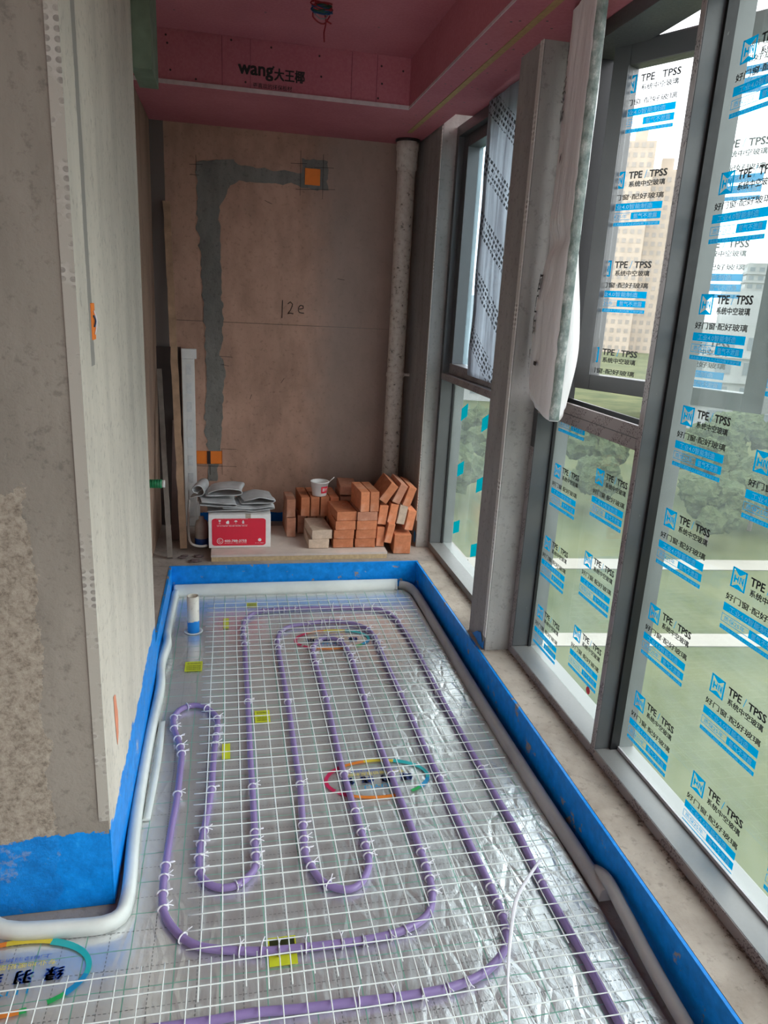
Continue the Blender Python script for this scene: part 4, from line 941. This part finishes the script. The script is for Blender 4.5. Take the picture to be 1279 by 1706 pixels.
# ceiling wires
t = thing('cable_bundle', 'coiled bundle of red, blue and green wires hanging from the pink ceiling', 'cables', (.335, 3.0, 2.554))
def coil(nm, mat, seed, r, zc_, turns, rad=.0028, tails=()):
    rnd = random.Random(seed); b = BM(); pts = []
    for k in range(int(turns*14)):
        a = 2*math.pi*k/14; pts.append((math.cos(a)*r*(1+.15*math.sin(k*.7)), .012*math.sin(a)+rnd.uniform(-.003, .003), zc_+math.sin(a)*.007+.010*math.sin(k*.37+seed)))
    tube(b, pts, rad, 6)
    for tl in tails: tube(b, catmull(tl, .01), rad, 6)
    return obj(nm, b, mat, t)
coil('red_wire', red_wire, 1, .036, -.052, 2.2, tails=[[(-.048, 0, 0), (-.03, 0, -.03), (-.02, 0, -.052)], [(.006, 0, -.06), (.016, -.002, -.10), (.010, 0, -.135), (.012, 0, -.165)]])
coil('blue_wire', blue_wire, 2, .034, -.064, 5); coil('green_wire', green_wire, 3, .033, -.058, 3)
b = BM(); tube(b, catmull([(-.030, 0, -.072), (-.032, 0, -.088), (-.012, 0, -.104), (.008, 0, -.108), (.02, 0, -.096), (.03, 0, -.08)], .008), .0028, 6); tube(b, [(.014, 0, -.096), (.036, -.004, -.106)], .003, 6); obj('dark_loop', b, red_wire, t)
b = BM(); tube(b, catmull([(-.026, -.004, -.078), (-.01, -.004, -.092), (.012, -.004, -.092), (.022, -.004, -.078)], .008), .0024, 6); obj('white_wire', b, plain('grey_wire', (.2, .17, .18), .5), t)

# paint daubs at column feet
for nm, c, s_, lab in (('paint_splash', (1.049, 3.872, .20), 0, ''), ('paint_splash', (1.019, 2.60, .16), 0, '')): pass
def splash(pts, fn, name):
    b = BM(); poly(b, [fn(*p) for p in pts]); return S(name, b, plain('blue_splash', (.003, .22, .64), .5), recalc=False)
splash(ragged([(3.868, .16), (3.90, .17), (3.915, .205), (3.895, .235), (3.868, .225)], .006, .01, 2), lambda a, b: (1.0455, a, b), 'trim_14')
splash(ragged([(2.566, .142), (2.66, .142), (2.72, .155), (2.66, .175), (2.62, .205), (2.59, .165), (2.566, .19)], .008, .01, 6), lambda a, b: (1.0152, a, b), 'trim_15')

# ================================================================== OUTSIDE
grass = G('lawn'); _c = grass.ramp(grass.noise(.14, 7, .65), [(.35, (.040, .054, .022)), (.62, (.085, .092, .040))]); grass.set(col=_c, rough=.95, spec=.1); grass = grass.m
pave = plain('pale_paving', (.27, .245, .21), .9, scale=.4); leaf = G('foliage'); leaf.set(col=leaf.ramp(leaf.noise(1.8, 6, .75), [(.35, (.045, .065, .032)), (.6, (.085, .105, .05))]), rough=.9, spec=.1).bump(leaf.noise(5, 5), 1, .3); leaf = leaf.m
GZ = -12.0
S('trim_16', bx(1.256, 1.44, -1.5, 4.6, -.15, -.02), plain('outer_ledge', (.42, .42, .40), .8, scale=5))
tag(obj('lawn', bx(1.6, 400, -150, 400, GZ-.5, GZ), grass), 'broad green lawn far below the windows', 'lawn', kind='structure')
def road(name, p, q, wd, lab):
    p = Vector((*p, GZ+.02)); q = Vector((*q, GZ+.02)); d = (q-p).normalized(); n_ = Vector((-d.y, d.x, 0))*wd/2; b = BM()
    extrude_poly(b, [tuple(p-n_), tuple(q-n_), tuple(q+n_), tuple(p+n_)], .03); tag(obj(name, b, pave), lab, 'path', kind='structure')
road('footpath', (10, 26.5), (60, 21), 1.2, 'pale footpath crossing the lawn below'); road('footpath', (8, 36), (80, 29.5), 1.6, 'farther pale path along the trees')
def facade(name, x, y, w_, d, h, rot, col, wincol, lab, fl=3.0, bay=3.2, cat='building'):
    t = thing(name, lab, cat, (x, y, GZ), R(rot)); b = bx(-w_/2, w_/2, -d/2, d/2, 0, h); box(b, -w_/5, w_/5, -d/4, d/4, h, h+4); obj('wall', b, col, t)
    nb = int(w_/bay); nf = int(h/fl); b = BM(); bb = BM()
    for i in range(nb):
        for j in range(nf):
            cx = -w_/2+bay*(i+.5); z = fl*j
            box(b, cx-bay*.28, cx+bay*.28, -d/2-.08, -d/2+.05, z+1.0, z+2.5)
    nd = int(d/bay)
    for i in range(nd):
        for j in range(nf):
            cy = -d/2+bay*(i+.5); z = fl*j
            box(b, -w_/2-.08, -w_/2+.05, cy-bay*.28, cy+bay*.28, z+1.0, z+2.5)
    o = obj('window_grid', b, wincol, t)
    for j in range(0, nf if h < 50 else 0): box(bb, -w_/2-.5, w_/2+.5, -d/2-.5, d/2+.5, fl*j+.0, fl*j+.18)
    obj('balcony_bands', bb, col, t) if h < 50 else bb.free()
beige = plain('hazed_beige_render', (.40, .33, .26), .9, scale=.2); white_b = plain('white_render', (.30, .30, .30), .9, scale=.2); win_b = plain('hazed_distant_window', (.27, .235, .20), .3, scale=.3); win_d = plain('blue_grey_window', (.13, .15, .17), .3, scale=.3)  # beige tower walls and windows: distance haze put into pale, low-contrast colours
facade('apartment_tower', 137.5, 250, 10, 12, 69, -27, beige, win_b, 'tallest beige apartment tower seen hazily through the opened sash', bay=2.4)
facade('apartment_tower', 151, 254, 10, 12, 62, -27, beige, win_b, 'slightly lower beige apartment tower right of the tallest one', bay=2.4)
facade('apartment_tower', 205, 250, 30, 14, 34, -30, white_b, win_d, 'pale wide apartment block farther right beyond the trees')
facade('low_building', 66, 84, 24, 12, 13, -30, white_b, win_d, 'low white building with grey windows behind the trees')
facade('low_building', 36, 110, 26, 12, 11, -14, white_b, win_d, 'long pale low building beyond the far window')
rt = random.Random(5)
def tree(x, y, h, s, lab):
    t = thing('tree', lab, 'tree', (x, y, GZ), rt.random()*6, group=None)
    b = BM()
    for k in range(20):
        a = rt.random()*6.28; q = rt.random()**.5*s*.85; c = Vector((math.cos(a)*q, math.sin(a)*q, h*.42+rt.random()*h*.45*(1-.4*q/s))); r = s*(.26+.22*rt.random())
        r_ = bmesh.ops.create_icosphere(b, subdivisions=3, radius=r, matrix=Matrix.Translation(c))
        for v in r_['verts']:
            d = v.co-c; v.co = c+d*(1+.30*noise.noise(v.co*1.6)+.45*noise.noise(v.co*5.1+Vector((k, 0, 0))))
    obj('crown', b, leaf, t); b = BM(); tube(b, [(0, 0, 0), (.05, 0, h*.35), (0, .1, h*.65)], s*.07, 8, rfun=lambda k: 1-.5*k); obj('trunk', b, wood_grey, t)
spots = [(29, 38, 4.6), (34, 40.5, 5.2), (39.5, 43, 5.0), (45.5, 45, 5.6), (51.5, 44, 5.4), (35, 49, 6.2), (25, 45, 4.6), (20, 49, 5), (14.5, 46, 5), (28, 53, 6.4), (43, 55, 6.6), (52, 56, 6.8), (21, 57.5, 6), (13, 56, 6), (61, 52, 7)]
names = ['small round tree in front beside the farther path', 'bushy tree just right of the small round one', 'round tree at the middle of the front row', 'broad tree right of the middle of the front row', 'tree at the right end of the front row', 'taller tree behind the front row', 'tree left of the front row seen through the middle window', 'tree behind the sticker printed far window', 'leftmost near tree seen through the far window', 'tall tree of the rear row near its centre', 'tall dense tree of the rear row', 'tallest tree at the right of the rear row', 'rear tree beyond the far window', 'leftmost rear tree beyond the far window', 'big tree farthest to the right']
for (x, y, h), lab in zip(spots, names): tree(x, y, h, h*.42, 'green '+lab)
